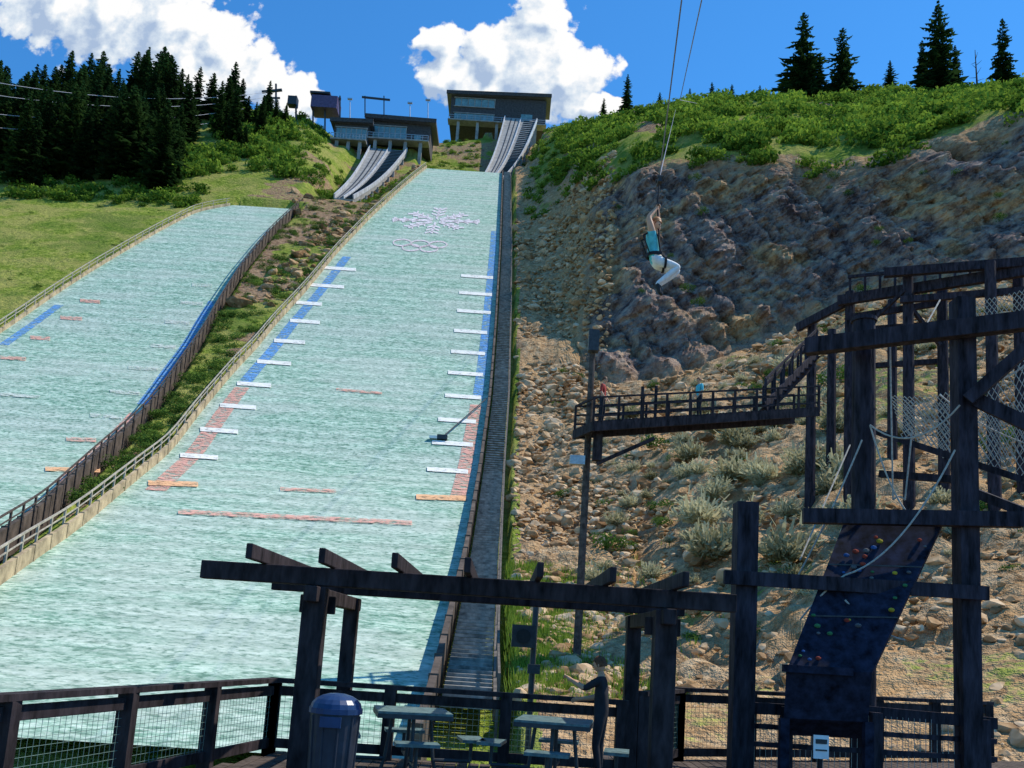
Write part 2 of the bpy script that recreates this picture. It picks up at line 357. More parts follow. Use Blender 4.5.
mk.obj('hill_distance_markings',[WW,WO,WR,WBL,WO,WP])
lg=B()
def stroke(u1,v1,u2,v2,w=3,m=0):
    L=math.hypot(u2-u1,v2-v1); nx,ny=-(v2-v1)/L*w/2,(u2-u1)/L*w/2
    patch(lg,[(u1+nx,v1+ny),(u2+nx,v2+ny),(u2-nx,v2-ny),(u1-nx,v1-ny)],m,.09,4,1)
cx,cy=436,221
for k in range(8):
    t=math.radians(k*45+6); ex_,ey=math.cos(t),math.sin(t)
    L1=44 if k%2==0 else 36
    stroke(cx+5*ex_,cy+1.6*ey,cx+L1*ex_,cy+L1*.29*ey,2.2)
    for f in (.4,.62,.84):
        bx,by=cx+L1*f*ex_,cy+L1*.29*f*ey
        for s in (-1,1):
            tt=t+s*math.radians(48); stroke(bx,by,bx+9*math.cos(tt),by+2.8*math.sin(tt),1.5)
for (rx,ry) in ((402,243),(420,244),(438,245),(411,248),(429,249)):
    pr=None
    for k in range(15):
        t=2*math.pi*k/14; q=(rx+9*math.cos(t),ry+3.2*math.sin(t))
        if pr: stroke(pr[0],pr[1],q[0],q[1],1.3,1)
        pr=q
lg.obj('snowflake_emblem',[worn('emblem_white',(.86,.78,.79),.42),worn('emblem_pink',(.82,.70,.71),.43)])
def wall(name,E,off,yb_,yt,h,th,m,fence=1.0,fm=STEEL,side=1,sp=2.5):
    bd=B(); ys=np.arange(yb_,yt,1.2)
    P_=[Vector((float(ex(E,y))+off,y,float(H(y)))) for y in ys]
    for i in range(len(P_)-1):
        a,b=P_[i],P_[i+1]
        vs=[]
        for c in (a,b):
            vs+=[c+Vector((-th/2,0,-.9)),c+Vector((th/2,0,-.9)),c+Vector((th/2,0,h)),c+Vector((-th/2,0,h))]
        fs=[(0,4,7,3),(1,2,6,5),(3,7,6,2)]
        if i==0: fs.append((0,3,2,1))
        bd.add(vs,fs,0)
        if i%2==0: bd.beam((a.x,a.y,a.z-.5),(a.x,a.y,a.z+h+.04),th+.08,.1,0)
    if fence:
        nf=int((yt-yb_)/sp)
        for i in range(nf+1):
            y=yb_+i*sp; x=float(ex(E,y))+off; z=float(H(y)); bd.beam((x+side*(th/2+.04),y,z),(x+side*(th/2+.04),y,z+h+fence),.09,.09,1)
        for i in range(len(P_)-1):
            for hh,w in ((h+fence,.08),(h+fence*.5,.05)):
                bd.beam(P_[i]+Vector((side*(th/2+.04),0,hh)),P_[i+1]+Vector((side*(th/2+.04),0,hh)),w,w,1)
    return bd.obj(name,[m,fm])
LG=simple('pale_rail',(.42,.37,.29),.6,4,.25)
wall('landing_hill_side_wall',EL,0,Y1B,Y1T,.7,.2,BOARD,.75,LG,-1,2.0)
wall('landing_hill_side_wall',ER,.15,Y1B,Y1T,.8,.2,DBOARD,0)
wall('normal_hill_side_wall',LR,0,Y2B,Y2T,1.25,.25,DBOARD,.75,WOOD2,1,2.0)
wall('normal_hill_side_wall',LL,0,Y2B+6,Y2T,.5,.2,BOARD,.9,LG,-1,2.0)
st=B()
for y in np.arange(24,Y1T,.45):
    x=float(ex(ER,y)); z=float(H(y)); st.box((x+1.1,y,z+.25),1.35,.36,.12,0)
for y in np.arange(24,Y1T-3,3.0):
    x=float(ex(ER,y)); z=float(H(y)); st.beam((x+1.9,y,z-.6),(x+1.9,y,z+1.1),.08,.08,1)
    x2=float(ex(ER,y+3)); z2=float(H(y+3)); st.beam((x+1.9,y,z+1.1),(x2+1.9,y+3,z2+1.1),.07,.07,1); st.beam((x+1.85,y,z+.1),(x2+1.85,y+3,z2+.1),.1,.4,1)
st.obj('hillside_stairway',[simple('stair_tread',(.26,.25,.22),.8,3,.35),simple('stair_rail',(.13,.11,.09),.7,3,.3)])
def inrun(name,p1,p2,p3,p4,sg,n=40):
    bd=B(); p1,p2,p3,p4=map(Vector,(p1,p2,p3,p4))
    for i in range(n):
        t,t2=i/n,(i+1)/n; cu=lambda t: Vector((0,0,-sg*math.sin(math.pi*t)))
        a,b=p1.lerp(p3,t)+cu(t),p2.lerp(p4,t)+cu(t); c,d=p2.lerp(p4,t2)+cu(t2),p1.lerp(p3,t2)+cu(t2)
        dn=Vector((0,0,-1.2)); bd.add([a,b,c,d,a+dn,b+dn,c+dn,d+dn],[(0,1,2,3),(4,7,6,5),(0,4,5,1),(1,5,6,2),(3,2,6,7),(0,3,7,4)],0)
        for q,r in ((a,d),(b,c)): bd.beam(q+Vector((0,0,.4)),r+Vector((0,0,.4)),.22,.8,1)
        m1,m2=a.lerp(b,.5),d.lerp(c,.5); bd.beam(m1+Vector((0,0,.25)),m2+Vector((0,0,.25)),.2,.5,1)
        for f in (.2,.34): bd.beam(a.lerp(b,f)+Vector((0,0,.05)),d.lerp(c,f)+Vector((0,0,.05)),.25,.12,2)
        bd.beam(a.lerp(b,.6)+Vector((0,0,.06)),b+Vector((0,0,.06)),.5,.14,2)
        if i%4==0:
            for q in (a,b): bd.beam(q-Vector((0,0,1)),q-Vector((0,0,9)),.7,.7,0)
    return bd.obj(name,[CONC,RUNW,DARKSTEEL])
for r in RUNS: inrun('ski_jump_inrun',*r)
def building(name,c,w,d,h,tilt,over=2.2,glass=(.05,.5),rot=0.0,storeys=2,legs=5):
    bd=B()
    bd.box((0,d/2,h/2),w,d,h,0)
    bd.beam((-w/2-over,d/2,h+.5-tilt*w/2),(w/2+over,d/2,h+.5+tilt*w/2),d+2*over,.9,1)
    bd.beam((-w/2-over-.1,-over,h+.5-tilt*w/2),(w/2+over+.1,-over,h+.5+tilt*w/2),.25,1.1,0)
    g0,g1=-w/2+w*glass[0],-w/2+w*glass[1]
    for s in range(storeys):
        z0=h*(s+.3)/storeys; hh=h/storeys*.5
        nn=6
        for i in range(nn):
            xa=g0+(g1-g0)*i/nn; wd=(g1-g0)/nn
            bd.box((xa+wd/2,-.05,z0+hh/2),wd*.86,.12,hh,2)
            bd.box((xa+wd,-.12,z0+hh/2),.18,.2,hh+.3,3)
        bd.box(((g0+g1)/2,-.15,z0-.15),g1-g0+.4,.35,.2,3); bd.box(((g0+g1)/2,-.15,z0+hh+.15),g1-g0+.4,.35,.2,3)
    bd.box((w*.3,-.06,h*.3),w*.12,.14,h*.4,2)
    bd.box((0,-1.6,.1),w*1.02,3.0,.35,3)
    for i in range(12):
        x=-w/2+i*w/11; bd.beam((x,-3,.2),(x,-3,1.5),.12,.12,4)
    bd.beam((-w/2,-3,1.5),(w/2,-3,1.5),.12,.12,4); bd.beam((-w/2,-3,.9),(w/2,-3,.9),.08,.08,4)
    for i in range(legs):
        x=-w/2+w*(i+.5)/legs
        for y in (-2,d-1): bd.beam((x,y,0),(x,y,-14),.8,.8,3)
    o=bd.obj(name,[CLAD,ROOF,GLASS,CONC,STEEL]); o.location=c; o.rotation_euler[2]=rot; return o
building('ski_jump_start_house',P(497,128,243),28,9,9.6,.03,1.3,(.04,.46))
building('ski_jump_start_house',P(399,146,209),15,8,6.2,-.02,1.4,(.05,.6),legs=4,storeys=1)
building('judges_lodge',P(350,146,206),8.5,7,5.8,.03,1.0,(.05,.95),legs=3,storeys=1)
jt=B()
for (u,v0,v1) in ((268,114,88),(276,114,84)): jt.beam(P(u,v0+8,205),P(u,v1,205),.4,.4)
jt.beam(P(262,92,205),P(282,90,205),.6,.5); jt.beam(P(264,98,205),P(280,98,205),.35,.35)
jt.beam(P(296,120,205),P(296,96,205),.4,.4); jt.box(P(293,102,205),2.2,2,2.2); jt.obj('chairlift_terminal',[DARKSTEEL])
jt=B(); jt.box(P(326,107,208),6.5,5,3.2,1); jt.box(P(322,98,208),5,5,.5); jt.beam(P(312,96,207),P(341,99,207),.5,.5)
for u in (313,325,340): jt.beam(P(u,130,207),P(u,96,207),.35,.35)
for u in (365,384): jt.beam(P(u,115,207),P(u,96,207),.25,.25)
jt.beam(P(362,97,207),P(390,100,207),.4,.4)
jt.obj('lift_station',[DARKSTEEL,simple('purple_panel',(.10,.07,.14),.5,2,.2)])
pb_=B()
for u,v0,v1 in ((428,150,100),(350,125,99),(410,125,103)): pb_.cyl(P(u,v0,210),P(u,v1,210),.16,.1,7); pb_.box(P(u,v1,210),1.2,.5,.35)
pb_.obj('floodlight_mast',[STEEL])
cb=B()
for v0,v1 in ((72,92),(88,97),(112,104),(128,112)): cb.rope(P(-120,v0-14,130),P(268,v1,204),4,.05)
cb.obj('power_line',[simple('cable',(.45,.46,.5),.6,4,.1)])
# ------------------------------------------------------------------ vegetation
def leafcloud(nq,size,shape,seed=0,k=9):
    r=np.random.default_rng(seed)
    d=r.normal(size=(k,3)); d/=np.linalg.norm(d,axis=1)[:,None]; d[:,2]=np.abs(d[:,2])*.8
    cen=d*np.array(shape)*.55; rad=r.uniform(.3,.55,k)
    pick=r.integers(0,k,nq); dd=r.normal(size=(nq,3)); dd/=np.linalg.norm(dd,axis=1)[:,None]
    pos=cen[pick]+dd*(rad[pick]*r.uniform(.65,1.05,nq))[:,None]*np.array([1,1,.8])
    pos[:,2]=np.maximum(pos[:,2],-.2)
    nrm=dd+r.normal(size=(nq,3))*.7; nrm/=np.linalg.norm(nrm,axis=1)[:,None]
    t=np.cross(nrm,r.normal(size=(nq,3))); t/=np.linalg.norm(t,axis=1)[:,None]; b=np.cross(nrm,t)
    s=size*r.uniform(.6,1.3,nq)[:,None]
    V=np.stack([pos-t*s,pos-b*s*.6,pos+t*s,pos+b*s*.6],1).reshape(-1,3)
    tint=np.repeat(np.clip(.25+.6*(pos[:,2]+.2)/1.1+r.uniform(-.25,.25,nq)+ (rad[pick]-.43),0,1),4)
    return V,np.arange(nq*4).reshape(-1,4),tint
def spray(nq,seed):     # sagebrush / rabbitbrush: fans of thin upright stems with leafy tips
    r=np.random.default_rng(seed); az=r.uniform(0,6.28,nq); sp_=r.uniform(0,1,nq)**.6*1.1; L=r.uniform(.45,1.05,nq)*(.8+.25*np.sin(az*3+seed))
    dx=np.cos(az)*np.sin(sp_);dy_=np.sin(az)*np.sin(sp_);dzz=np.cos(sp_)
    d=np.stack([dx,dy_,dzz],1); f=r.uniform(.35,1,nq)[:,None]; p=d*(L[:,None]*f)*np.array([1,1,.9]); q=p+ (d+r.normal(size=(nq,3))*.6)*.13
    s=np.cross(d,r.normal(size=(nq,3))); s/=np.linalg.norm(s,axis=1)[:,None]; s*=r.uniform(.02,.045,nq)[:,None]
    V=np.stack([p-s,p+s,q+s*.6,q-s*.6],1).reshape(-1,3); t=np.repeat(np.clip(.1+.7*f[:,0]+r.uniform(-.3,.2,nq),0,1),4)
    return V,np.arange(nq*4).reshape(-1,4),t
def conifer(seed,levels=34,wid=.2,gap=.12):
    r=np.random.default_rng(seed); Vs=[];ts=[]
    def quad(a,b,c,d,t): Vs.extend([a,b,c,d]); ts.extend([t]*4)
    for i in range(6):
        t0,t1=2*math.pi*i/6,2*math.pi*(i+1)/6
        for z0,z1,r0,r1 in ((-.05,.5,.016,.01),(.5,1.0,.01,.001)):
            quad((r0*math.cos(t0),r0*math.sin(t0),z0),(r0*math.cos(t1),r0*math.sin(t1),z0),(r1*math.cos(t1),r1*math.sin(t1),z1),(r1*math.cos(t0),r1*math.sin(t0),z1),0.0)
    irr=r.uniform(.7,1.2,8)
    for l in range(levels):
        f=l/(levels-1); z=gap+(0.985-gap)*f
        L=wid*(1-f)**.65*irr[int(f*7.9)]*(.85+.15*math.sin(l*1.7))+.010
        nb=int(9-4*f)
        off=r.uniform(0,6.28)
        for k in range(nb):
            if r.random()<.1: continue
            an=off+6.283*k/nb+r.uniform(-.3,.3); Lk=L*r.uniform(.55,1.2); dr=-.30+.45*f+r.uniform(-.12,.12)
            dx,dy=math.cos(an),math.sin(an); px,py=-dy,dx
            tb=r.uniform(.1,.9)
            for s in range(4):
                f0=.12+s*.22; f1=f0+.34; w=(.055*(1-f)+.014)*(1.1-f0*.6)*r.uniform(.7,1.3)
                z0=z+dr*Lk*f0; z1=z+dr*Lk*f1+r.uniform(-.008,.008); sd=r.uniform(-.012,.012)
                x0,y0=dx*Lk*f0,dy*Lk*f0; x1,y1=dx*Lk*f1+px*sd,dy*Lk*f1+py*sd
                quad((x0,y0,z0+.004),(x0+px*w*.9+dx*w*.5,y0+py*w*.9+dy*w*.5,z0-.012),(x1,y1,z1),(x0-px*w*.9+dx*w*.5,y0-py*w*.9+dy*w*.5,z0-.012),tb*.6+f0*.35)
                if s%2==0: quad((x0,y0,z0),(x0+dx*w*.4,y0+dy*w*.4,z0-w*.75),(x1,y1,z1-w*.3),(x0+dx*w,y0+dy*w,z0+.004),tb*.4)
    V=np.array(Vs); return V,np.arange(len(V)).reshape(-1,4),np.array(ts)
def scatter(name,protos,pl,mat):
    Vs=[];Fs=[];Ts=[];o=0
    for (pos,s,sz,pi,dt) in pl:
        V,Fq,t=protos[pi%len(protos)]; a=random.uniform(0,6.28); ca,sa=math.cos(a),math.sin(a)
        W=np.empty_like(V); W[:,0]=(V[:,0]*ca-V[:,1]*sa)*s+pos[0]; W[:,1]=(V[:,0]*sa+V[:,1]*ca)*s+pos[1]; W[:,2]=V[:,2]*sz+pos[2]
        Vs.append(W);Fs.append(Fq+o);Ts.append(np.clip(t+dt,0,1)); o+=len(V)
    return npmesh(name,np.concatenate(Vs),np.concatenate(Fs),[mat],np.concatenate(Ts))
CON=leafmat('conifer_needles',(.012,.03,.012),(.055,.115,.03),.2)
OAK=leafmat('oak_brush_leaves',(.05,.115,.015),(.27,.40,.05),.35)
SAGE=leafmat('sagebrush_leaves',(.17,.15,.06),(.60,.57,.36),.3)
GRN=leafmat('shrub_leaves',(.03,.075,.015),(.17,.27,.05),.3)
cons=[conifer(i,28+2*i,.17+.02*(i%3)) for i in range(5)]
def placeray(u,Y,dz=0):
    a,_=bear(u,150); return (a*Y,Y,T1(a*Y,Y)+dz)
pl=[]
for i in range(380):
    u=random.uniform(-170,292); Y=random.uniform(145,202)
    if u>190 and Y<172: continue
    if u>245 and (Y<180 or i%3): continue
    hgt=random.uniform(12,20)*(1.0 if u<165 else .76)
    if u>245: hgt*=.7
    if random.random()<.25: hgt*=.6
    pl.append((placeray(u,Y,-.4),hgt*random.uniform(.9,1.35),hgt,random.randrange(5),random.uniform(-.25,.2)))
scatter('conifer_forest',cons,pl,CON)
for i,(u,vt,Y,w) in enumerate(((804,12,160,1.8),(843,27,158,1.7),(938,0,148,1.7),(1002,18,146,1.2),(628,74,182,1.2),(660,92,180,1.0),(712,82,178,1.0),(690,88,176,1.0),(890,60,162,1.7),(604,98,190,1.2),(732,84,172,.9),(760,85,170,1.0),(922,40,152,1.1),(820,55,160,1.5),(955,45,150,1.2))):
    a,t=bear(u,vt); x=a*Y; z=T1(x,Y)-.5; hh=EYE+t*Y-z
    scatter('pine_tree',[conifer(50+i,30,.17*w if hh>8 else .26,.06)],[((x,Y,z),hh,hh,0,.05)],CON)
sn=B(); p=P(978,94,148); q=P(975,50,148); sn.cyl(p-Vector((0,0,2)),q,.25,.05,7)
for k in range(9):
    f=.3+.07*k; c=p.lerp(q,f); an=k*2.4; sn.cyl(c,c+Vector((math.cos(an)*1.4*(1.2-f),math.sin(an)*1.4,.5)),.06,.02,5)
sn.obj('dead_tree',[WOOD2])
bush=[leafcloud(220,.125,(1,1,.75),seed=i) for i in range(5)]
fine=[leafcloud(400,.075,(1,1,.7),seed=20+i) for i in range(4)]
sprays=[spray(700,40+i) for i in range(4)]
pl=[]
def inband(u0,u1,K_a,K_b,f0,f1):
    u=random.uniform(u0,u1); a,_=bear(u,140); ya,yb_=float(ki(K_a,a,1)),float(ki(K_b,a,1)); Y=ya+(yb_-ya)*random.uniform(f0,f1); return a*Y,Y
for i in range(1500):
    x,Y=inband(560,1180,K3,K4,-.02,1.0)
    g=noise.noise(Vector((x/11,Y/11,3)))
    if g<-.25: continue
    s=random.uniform(1.0,2.9); pl.append(((x,Y,T1(x,Y)-.2),s,s*random.uniform(.8,1.35),random.randrange(5),g*.7+random.uniform(-.35,.25)))
for i in range(150):
    Y=random.uniform(140,222); x=float(ex(ER,Y))+random.uniform(5,16); s=random.uniform(.7,1.8); pl.append(((x,Y,T1(x,Y)-.2),s,s,random.randrange(5),random.uniform(-.2,.2)))
for i in range(260):
    u=random.uniform(185,328); Y=random.uniform(160,210) if u>215 else random.uniform(155,170); p=placeray(u,Y,-.2); s=random.uniform(1.2,3.2)
    if u>300: s*=.6
    pl.append((p,s,s*1.35,random.randrange(5),random.uniform(-.35,.15)))
for i in range(110):
    u=random.uniform(-120,210); Y=random.uniform(140,150); p=placeray(u,Y,-.2); s=random.uniform(.9,2.6); pl.append((p,s,s*1.1,random.randrange(5),random.uniform(-.5,-.05)))
for i in range(90):
    u=random.uniform(425,480); Y=random.uniform(198,238); p=placeray(u,Y,-.2); s=random.uniform(.7,1.5); pl.append((p,s,s*.8,random.randrange(5),random.uniform(-.3,.1)))
r2=RUNS[1]
for i in range(60):   # brush along the smaller in-run
    f=random.uniform(-.1,.6); side=random.choice((0,1,0)); p=(r2[0].lerp(r2[2],f)-Vector((random.uniform(1,4),0,0))) if side==0 else (r2[1].lerp(r2[3],f)+Vector((random.uniform(1,3),0,0)))
    s=random.uniform(.8,1.7); pl.append(((p.x,p.y,T1(p.x,p.y)),s,s*1.3,random.randrange(5),random.uniform(-.3,.1)))
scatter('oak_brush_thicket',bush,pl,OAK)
pl=[]
for i in range(560):
    Y=random.uniform(50,178); x0,x1=float(ex(LR,min(Y,Y2T))),float(ex(EL,Y))
    if x1-x0<2.0: continue
    x=random.uniform(x0+.8,x1-.8); s=random.uniform(.3,1.15); pl.append(((x,Y,T1(x,Y)-.1),s,s,random.randrange(4),random.uniform(-.3,.3)))
for i in range(160):
    Y=random.uniform(55,140); x=float(ex(LL,Y))-random.uniform(2,50); s=random.uniform(.2,.7); pl.append(((x,Y,T1(x,Y)-.1),s,s*.7,random.randrange(4),random.uniform(-.2,.5)))
for i in range(130):
    a=random.uniform(.03,.75); y1,y2=float(ki(K1,a,1)),float(ki(K2,a,1)); Y=y1+(y2-y1)*random.uniform(.05,1)
    x=a*Y
    if x<float(ex(ER,Y))+3: continue
    s=random.uniform(.3,.8)*(.6+Y/110); pl.append(((x,Y,T1(x,Y)-.1),s,s,random.randrange(4),random.uniform(-.3,.1)))
for u,Y,s in ((618,45,1.3),(655,60,1.2),(1010,40,1.5),(835,60,1.7),(660,48,.9)): a,_=bear(u,480); pl.append(((a*Y,Y,T1(a*Y,Y)+.2),s,s,1,-.1))
for i in range(22):
    a=random.uniform(.1,.7); y2,y3=float(ki(K2,a,1)),float(ki(K3,a,1)); Y=y2+(y3-y2)*random.uniform(.0,.9); s=random.uniform(.4,1.1); pl.append(((a*Y,Y-1,T1(a*Y,Y)),s,s,1,-.2))
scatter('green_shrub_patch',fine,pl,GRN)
pl=[]
for i in range(150):
    a=.08+.62*random.random(); y1,y2=float(ki(K1,a,1)),float(ki(K2,a,1)); Y=y1+(y2-y1)*random.uniform(.1,.85)
    s=random.uniform(.3,1.1)*(.6+Y/90); pl.append(((a*Y,Y,T1(a*Y,Y)-.1),s,s*.9,random.randrange(4),random.uniform(-.4,.2)))
for i in range(38):
    a,_=bear(random.uniform(680,870),480); Y=random.uniform(34,60); s=random.uniform(.9,2.1); pl.append(((a*Y,Y,T1(a*Y,Y)-.1),s,s,random.randrange(4),random.uniform(-.25,.3)))
scatter('sagebrush_patch',sprays,pl,SAGE)
V=[];ti=[]
for i in range(16000):
    if i%4==0:
        Y=random.uniform(25,44); e=float(ex(ER,Y)); x=e+2.2+abs(random.gauss(0,2.2)); z=T1(x,Y); lx0,ly0=x,Y
    else: x,Y=lx0+random.uniform(-.3,.3),ly0+random.uniform(-.3,.3)
    h=random.uniform(.08,.28); an=random.uniform(0,3.14); w=.025; dxx,dyy=math.cos(an)*w,math.sin(an)*w; lx=random.uniform(-.1,.1)
    V+=[(x-dxx,Y-dyy,z-.15),(x+dxx,Y+dyy,z-.15),(x+dxx*.2+lx,Y+dyy*.2,z+h),(x-dxx*.2+lx,Y-dyy*.2,z+h)]; ti+=[random.random()]*4
npmesh('grass_clump',V,np.arange(len(V)).reshape(-1,4),[leafmat('bright_grass',(.10,.20,.02),(.34,.44,.07),.4)],ti)
def rock(seed):
    r=random.Random(seed); bm=bmesh.new(); bmesh.ops.create_icosphere(bm,subdivisions=2,radius=1)
    off=Vector((seed*3.1,seed,0)); pls=[Vector((r.uniform(-1,1),r.uniform(-1,1),r.uniform(-1,1))).normalized() for _ in range(8)]
    for v in bm.verts:
        d=v.co.normalized(); k=.85+.35*noise.noise(d*1.3+off); c=d*k
        for q in pls:
            e=c.dot(q)-.5
            if e>0: c-=q*e
        v.co=Vector((c.x*1.35,c.y*1.05,c.z*.8))
    bmesh.ops.triangulate(bm,faces=bm.faces); V=np.array([v.co[:] for v in bm.verts]); Fq=np.array([[v.index for v in f.verts] for f in bm.faces]); bm.free()
    return V,Fq,np.full(len(V),.5)
rocks=[rock(i) for i in range(8)]
m,nt=newmat('boulder'); n=N(nt); at=n('ShaderNodeAttribute',attribute_name='tint'); tc=n('ShaderNodeTexCoord')
ns=n('ShaderNodeTexNoise',{'Vector':tc.outputs['Object'],'Scale':2.5,'Detail':4}).outputs[0]
c=ramp(n,mathn(n,'ADD',mathn(n,'MULTIPLY',ns,.6),mathn(n,'MULTIPLY',at.outputs['Fac'],.45)),[(.3,(.22,.125,.06)),(.5,(.48,.31,.165)),(.75,(.68,.51,.33))])
b=n('ShaderNodeBsdfDiffuse',{'Color':c}); n('ShaderNodeOutputMaterial',{'Surface':b.outputs[0]}); ROCK=m
pl=[]
for i in range(11000):
    if random.random()<.55: a=random.uniform(-.02,.13); top=50
    else: a=random.uniform(.05,.72); top=3
    y1,y2=float(ki(K1,a,1)),float(ki(K2,a,1)); Y=y1-3+(y2-y1+(top if a<.1 else 3))*random.random(); x=a*Y
    if x<float(ex(ER,Y))+2.6: continue
    s=min(.6,.09+random.expovariate(9))*(.55+Y/110); pl.append(((x,Y,T1(x,Y)+.02),s,s*random.uniform(.7,1.1),random.randrange(8),random.uniform(-.5,.4)))
for i in range(450):
    Y=random.uniform(100,190); x=float(ex(EL,Y))-random.uniform(1,6 if Y<140 else 16); s=.2+random.expovariate(4); pl.append(((x,Y,T1(x,Y)),s,s,random.randrange(8),random.uniform(-.6,.1)))
scatter('talus_rocks',rocks,pl,ROCK)
# ------------------------------------------------------------------ deck
RY=12.1; RX0=-2.95
dk=B()
x=-5.6
while x<14:
    if x<RX0: y1=2.75+(x+4.85)/.201
    elif x<1.55: y1=12.3
    elif x<2.77: y1=14.3
    else: y1=14.3+(x-2.77)*.46
    if y1>-3.5: dk.box((x+.07,(-4+y1)/2,-.03),.135,y1+4,.05)
    x+=.15
for y in (-3,0,3,6,9,12): xl=-4.85+(y-2.65)*.201+.1; dk.box(((xl+1.6)/2,y,-.18),1.6-xl,.1,.22)
for y in (-3,0,3,6,9,12): dk.box((7.8,y,-.18),12.2,.1,.22)
for x in (-4,-2,1.4,5,9,13):
    for y in (0,5.5,11.5):
        if x>-3 or y<5: dk.box((x,y,-1.8),.25,.25,3.0)
dk.obj('timber_deck',[WOOD2])
def rail(name,p,q,ztop,np_,mesh=True,post=.15,zb=0.0,cap=(.16,.06)):
    bd=B(); p=Vector((p[0],p[1],0)); q=Vector((q[0],q[1],0)); d=(q-p).normalized(); L=(q-p).length
    for i in range(np_+1):
        c=p.lerp(q,i/np_); bd.beam((c.x,c.y,zb-.2),(c.x,c.y,ztop-.03),post,post)
    bd.beam((p-d*.08)+Vector((0,0,ztop)),(q+d*.08)+Vector((0,0,ztop)),cap[0],cap[1])
    bd.beam(p+Vector((0,0,ztop-.13)),q+Vector((0,0,ztop-.13)),.05,.12)
    bd.beam(p+Vector((0,0,zb+.12)),q+Vector((0,0,zb+.12)),.05,.12)
    if mesh:
        k=int(L/.075)
        for i in range(k): c=p+d*(i*.075); bd.beam((c.x,c.y,zb+.15),(c.x,c.y,ztop-.15),.0045,.0045,1)
        z=zb+.2
        while z<ztop-.16: bd.beam(p+Vector((0,0,z)),q+Vector((0,0,z)),.0045,.0045,1); z+=.075
    return bd.obj(name,[WOOD,MESHW],.008)
rail('deck_railing',(-4.85,2.65),(RX0,RY),.92,6)
rail('deck_railing',(RX0,RY),(1.62,RY),.92,3)
rail('deck_railing',(1.95,12.4),(2.77,14.1),1.04,1)
rail('deck_railing',(2.77,14.1),(9.05,17.0),1.06,5)
# pergola
pg=B(); zb=2.185
for x in (-2.09,1.77):
    pg.beam((x,10,0),(x,10,zb-.12),.24,.24); pg.beam((x,12.4,0),(x,12.4,zb-.12),.19,.19)
    pg.beam((x,9.7,zb-.2),(x,12.75,zb-.2),.14,.17)
    pg.beam((x-.2,10.14,zb-.3),(x+.2,10.14,zb-.3),.05,.2)
pg.beam((-3.37,10,zb),(2.54,10,zb),.16,.2); pg.beam((-3.2,12.4,zb),(2.45,12.4,zb),.14,.16)
for i in range(7):
    x=-2.68+i*.755
    pg.beam((x,9.3,zb+.18),(x,13.0,zb+.18),.07,.16)
pg.obj('pergola',[WOOD],.012)
bn=B(); c=P(337,700,9.0); cx_,cy_=c.x,9.0
bn.cyl((cx_,cy_,0),(cx_,cy_,.82),.20,.235,20,1); bn.cyl((cx_,cy_,.82),(cx_,cy_,.87),.26,.26,20)
vs=[];n1=20
for i in range(6):
    t=i/5*math.pi/2
    for j in range(n1): vs.append((cx_+.25*math.cos(t)*math.cos(6.2832*j/n1),cy_+.25*math.cos(t)*math.sin(6.2832*j/n1),.87+.14*math.sin(t)))
bn.add(vs,[(i*n1+j,i*n1+(j+1)%n1,(i+1)*n1+(j+1)%n1,(i+1)*n1+j) for i in range(5) for j in range(n1)])
bn.box((cx_,cy_-.245,.75),.2,.03,.1,0)
for j in range(10):
    t=6.2832*j/10; bn.cyl((cx_+.205*math.cos(t),cy_+.205*math.sin(t),.05),(cx_+.235*math.cos(t),cy_+.235*math.sin(t),.8),.012,.012,6,1)
bn.obj('trash_bin',[BINBLUE,BINDARK])
def table(x,y,rot,zt=.74):
    bd=B()
    bd.box((0,0,zt),.84,.84,.04,0)
    for s in (-1,1):
        bd.box((s*.41,0,zt-.03),.03,.86,.05,1); bd.box((0,s*.41,zt-.03),.81,.03,.05,1)
    for dx,dy in ((1,0),(-1,0),(0,1),(0,-1)):
        bd.box((dx*.72,dy*.72,.45),.28 if dx else .48,.28 if dy else .48,.035,0)
        bd.cyl((dx*.22,dy*.22,zt-.03),(dx*.28,dy*.28,.2),.022,.022,8,1); bd.cyl((dx*.28,dy*.28,.2),(dx*.72,dy*.72,.2),.022,.022,8,1)
        bd.cyl((dx*.72,dy*.72,.2),(dx*.72,dy*.72,.44),.022,.022,8,1)
        bd.cyl((dx*.28,dy*.28,.2),(dx*.34,dy*.34,.0),.022,.022,8,1)
    o=bd.obj('picnic_table',[TABLE,DARKSTEEL]); o.location=(x,y,0); o.rotation_euler[2]=rot
table(-1.0,10.75,.2); table(.66,10.65,-.15)
sp_=B(); p=P(531,690,15); q=P(533,607,15); q.x=p.x; sp_.cyl((p.x,15,-2),q,.05,.05,8); sp_.box((p.x-.18,14.95,P(520,636,15).z),.38,.3,.36); sp_.box((p.x+.02,14.9,P(520,668,15).z),.2,.15,.15); sp_.cyl((p.x-.18,14.79,P(520,636,15).z),(p.x-.18,14.77,P(520,636,15).z),.12,.12,12,1)
sp_.obj('loudspeaker_post',[DARKSTEEL,SHOE])
lp=B(); zt=P(596,335,30).z; X0=P(588,440,30).x
lp.cyl((X0,30,T1(X0,30)-.5),(X0,30,zt),.14,.10,10); lp.box((X0,29.8,zt-.3),.36,.35,.75,1); lp.box((X0-.35,29.7,P(575,462,30).z),.5,.3,.3,2)
lp.obj('lamp_pole',[WOOD2,DARKSTEEL,STEEL])
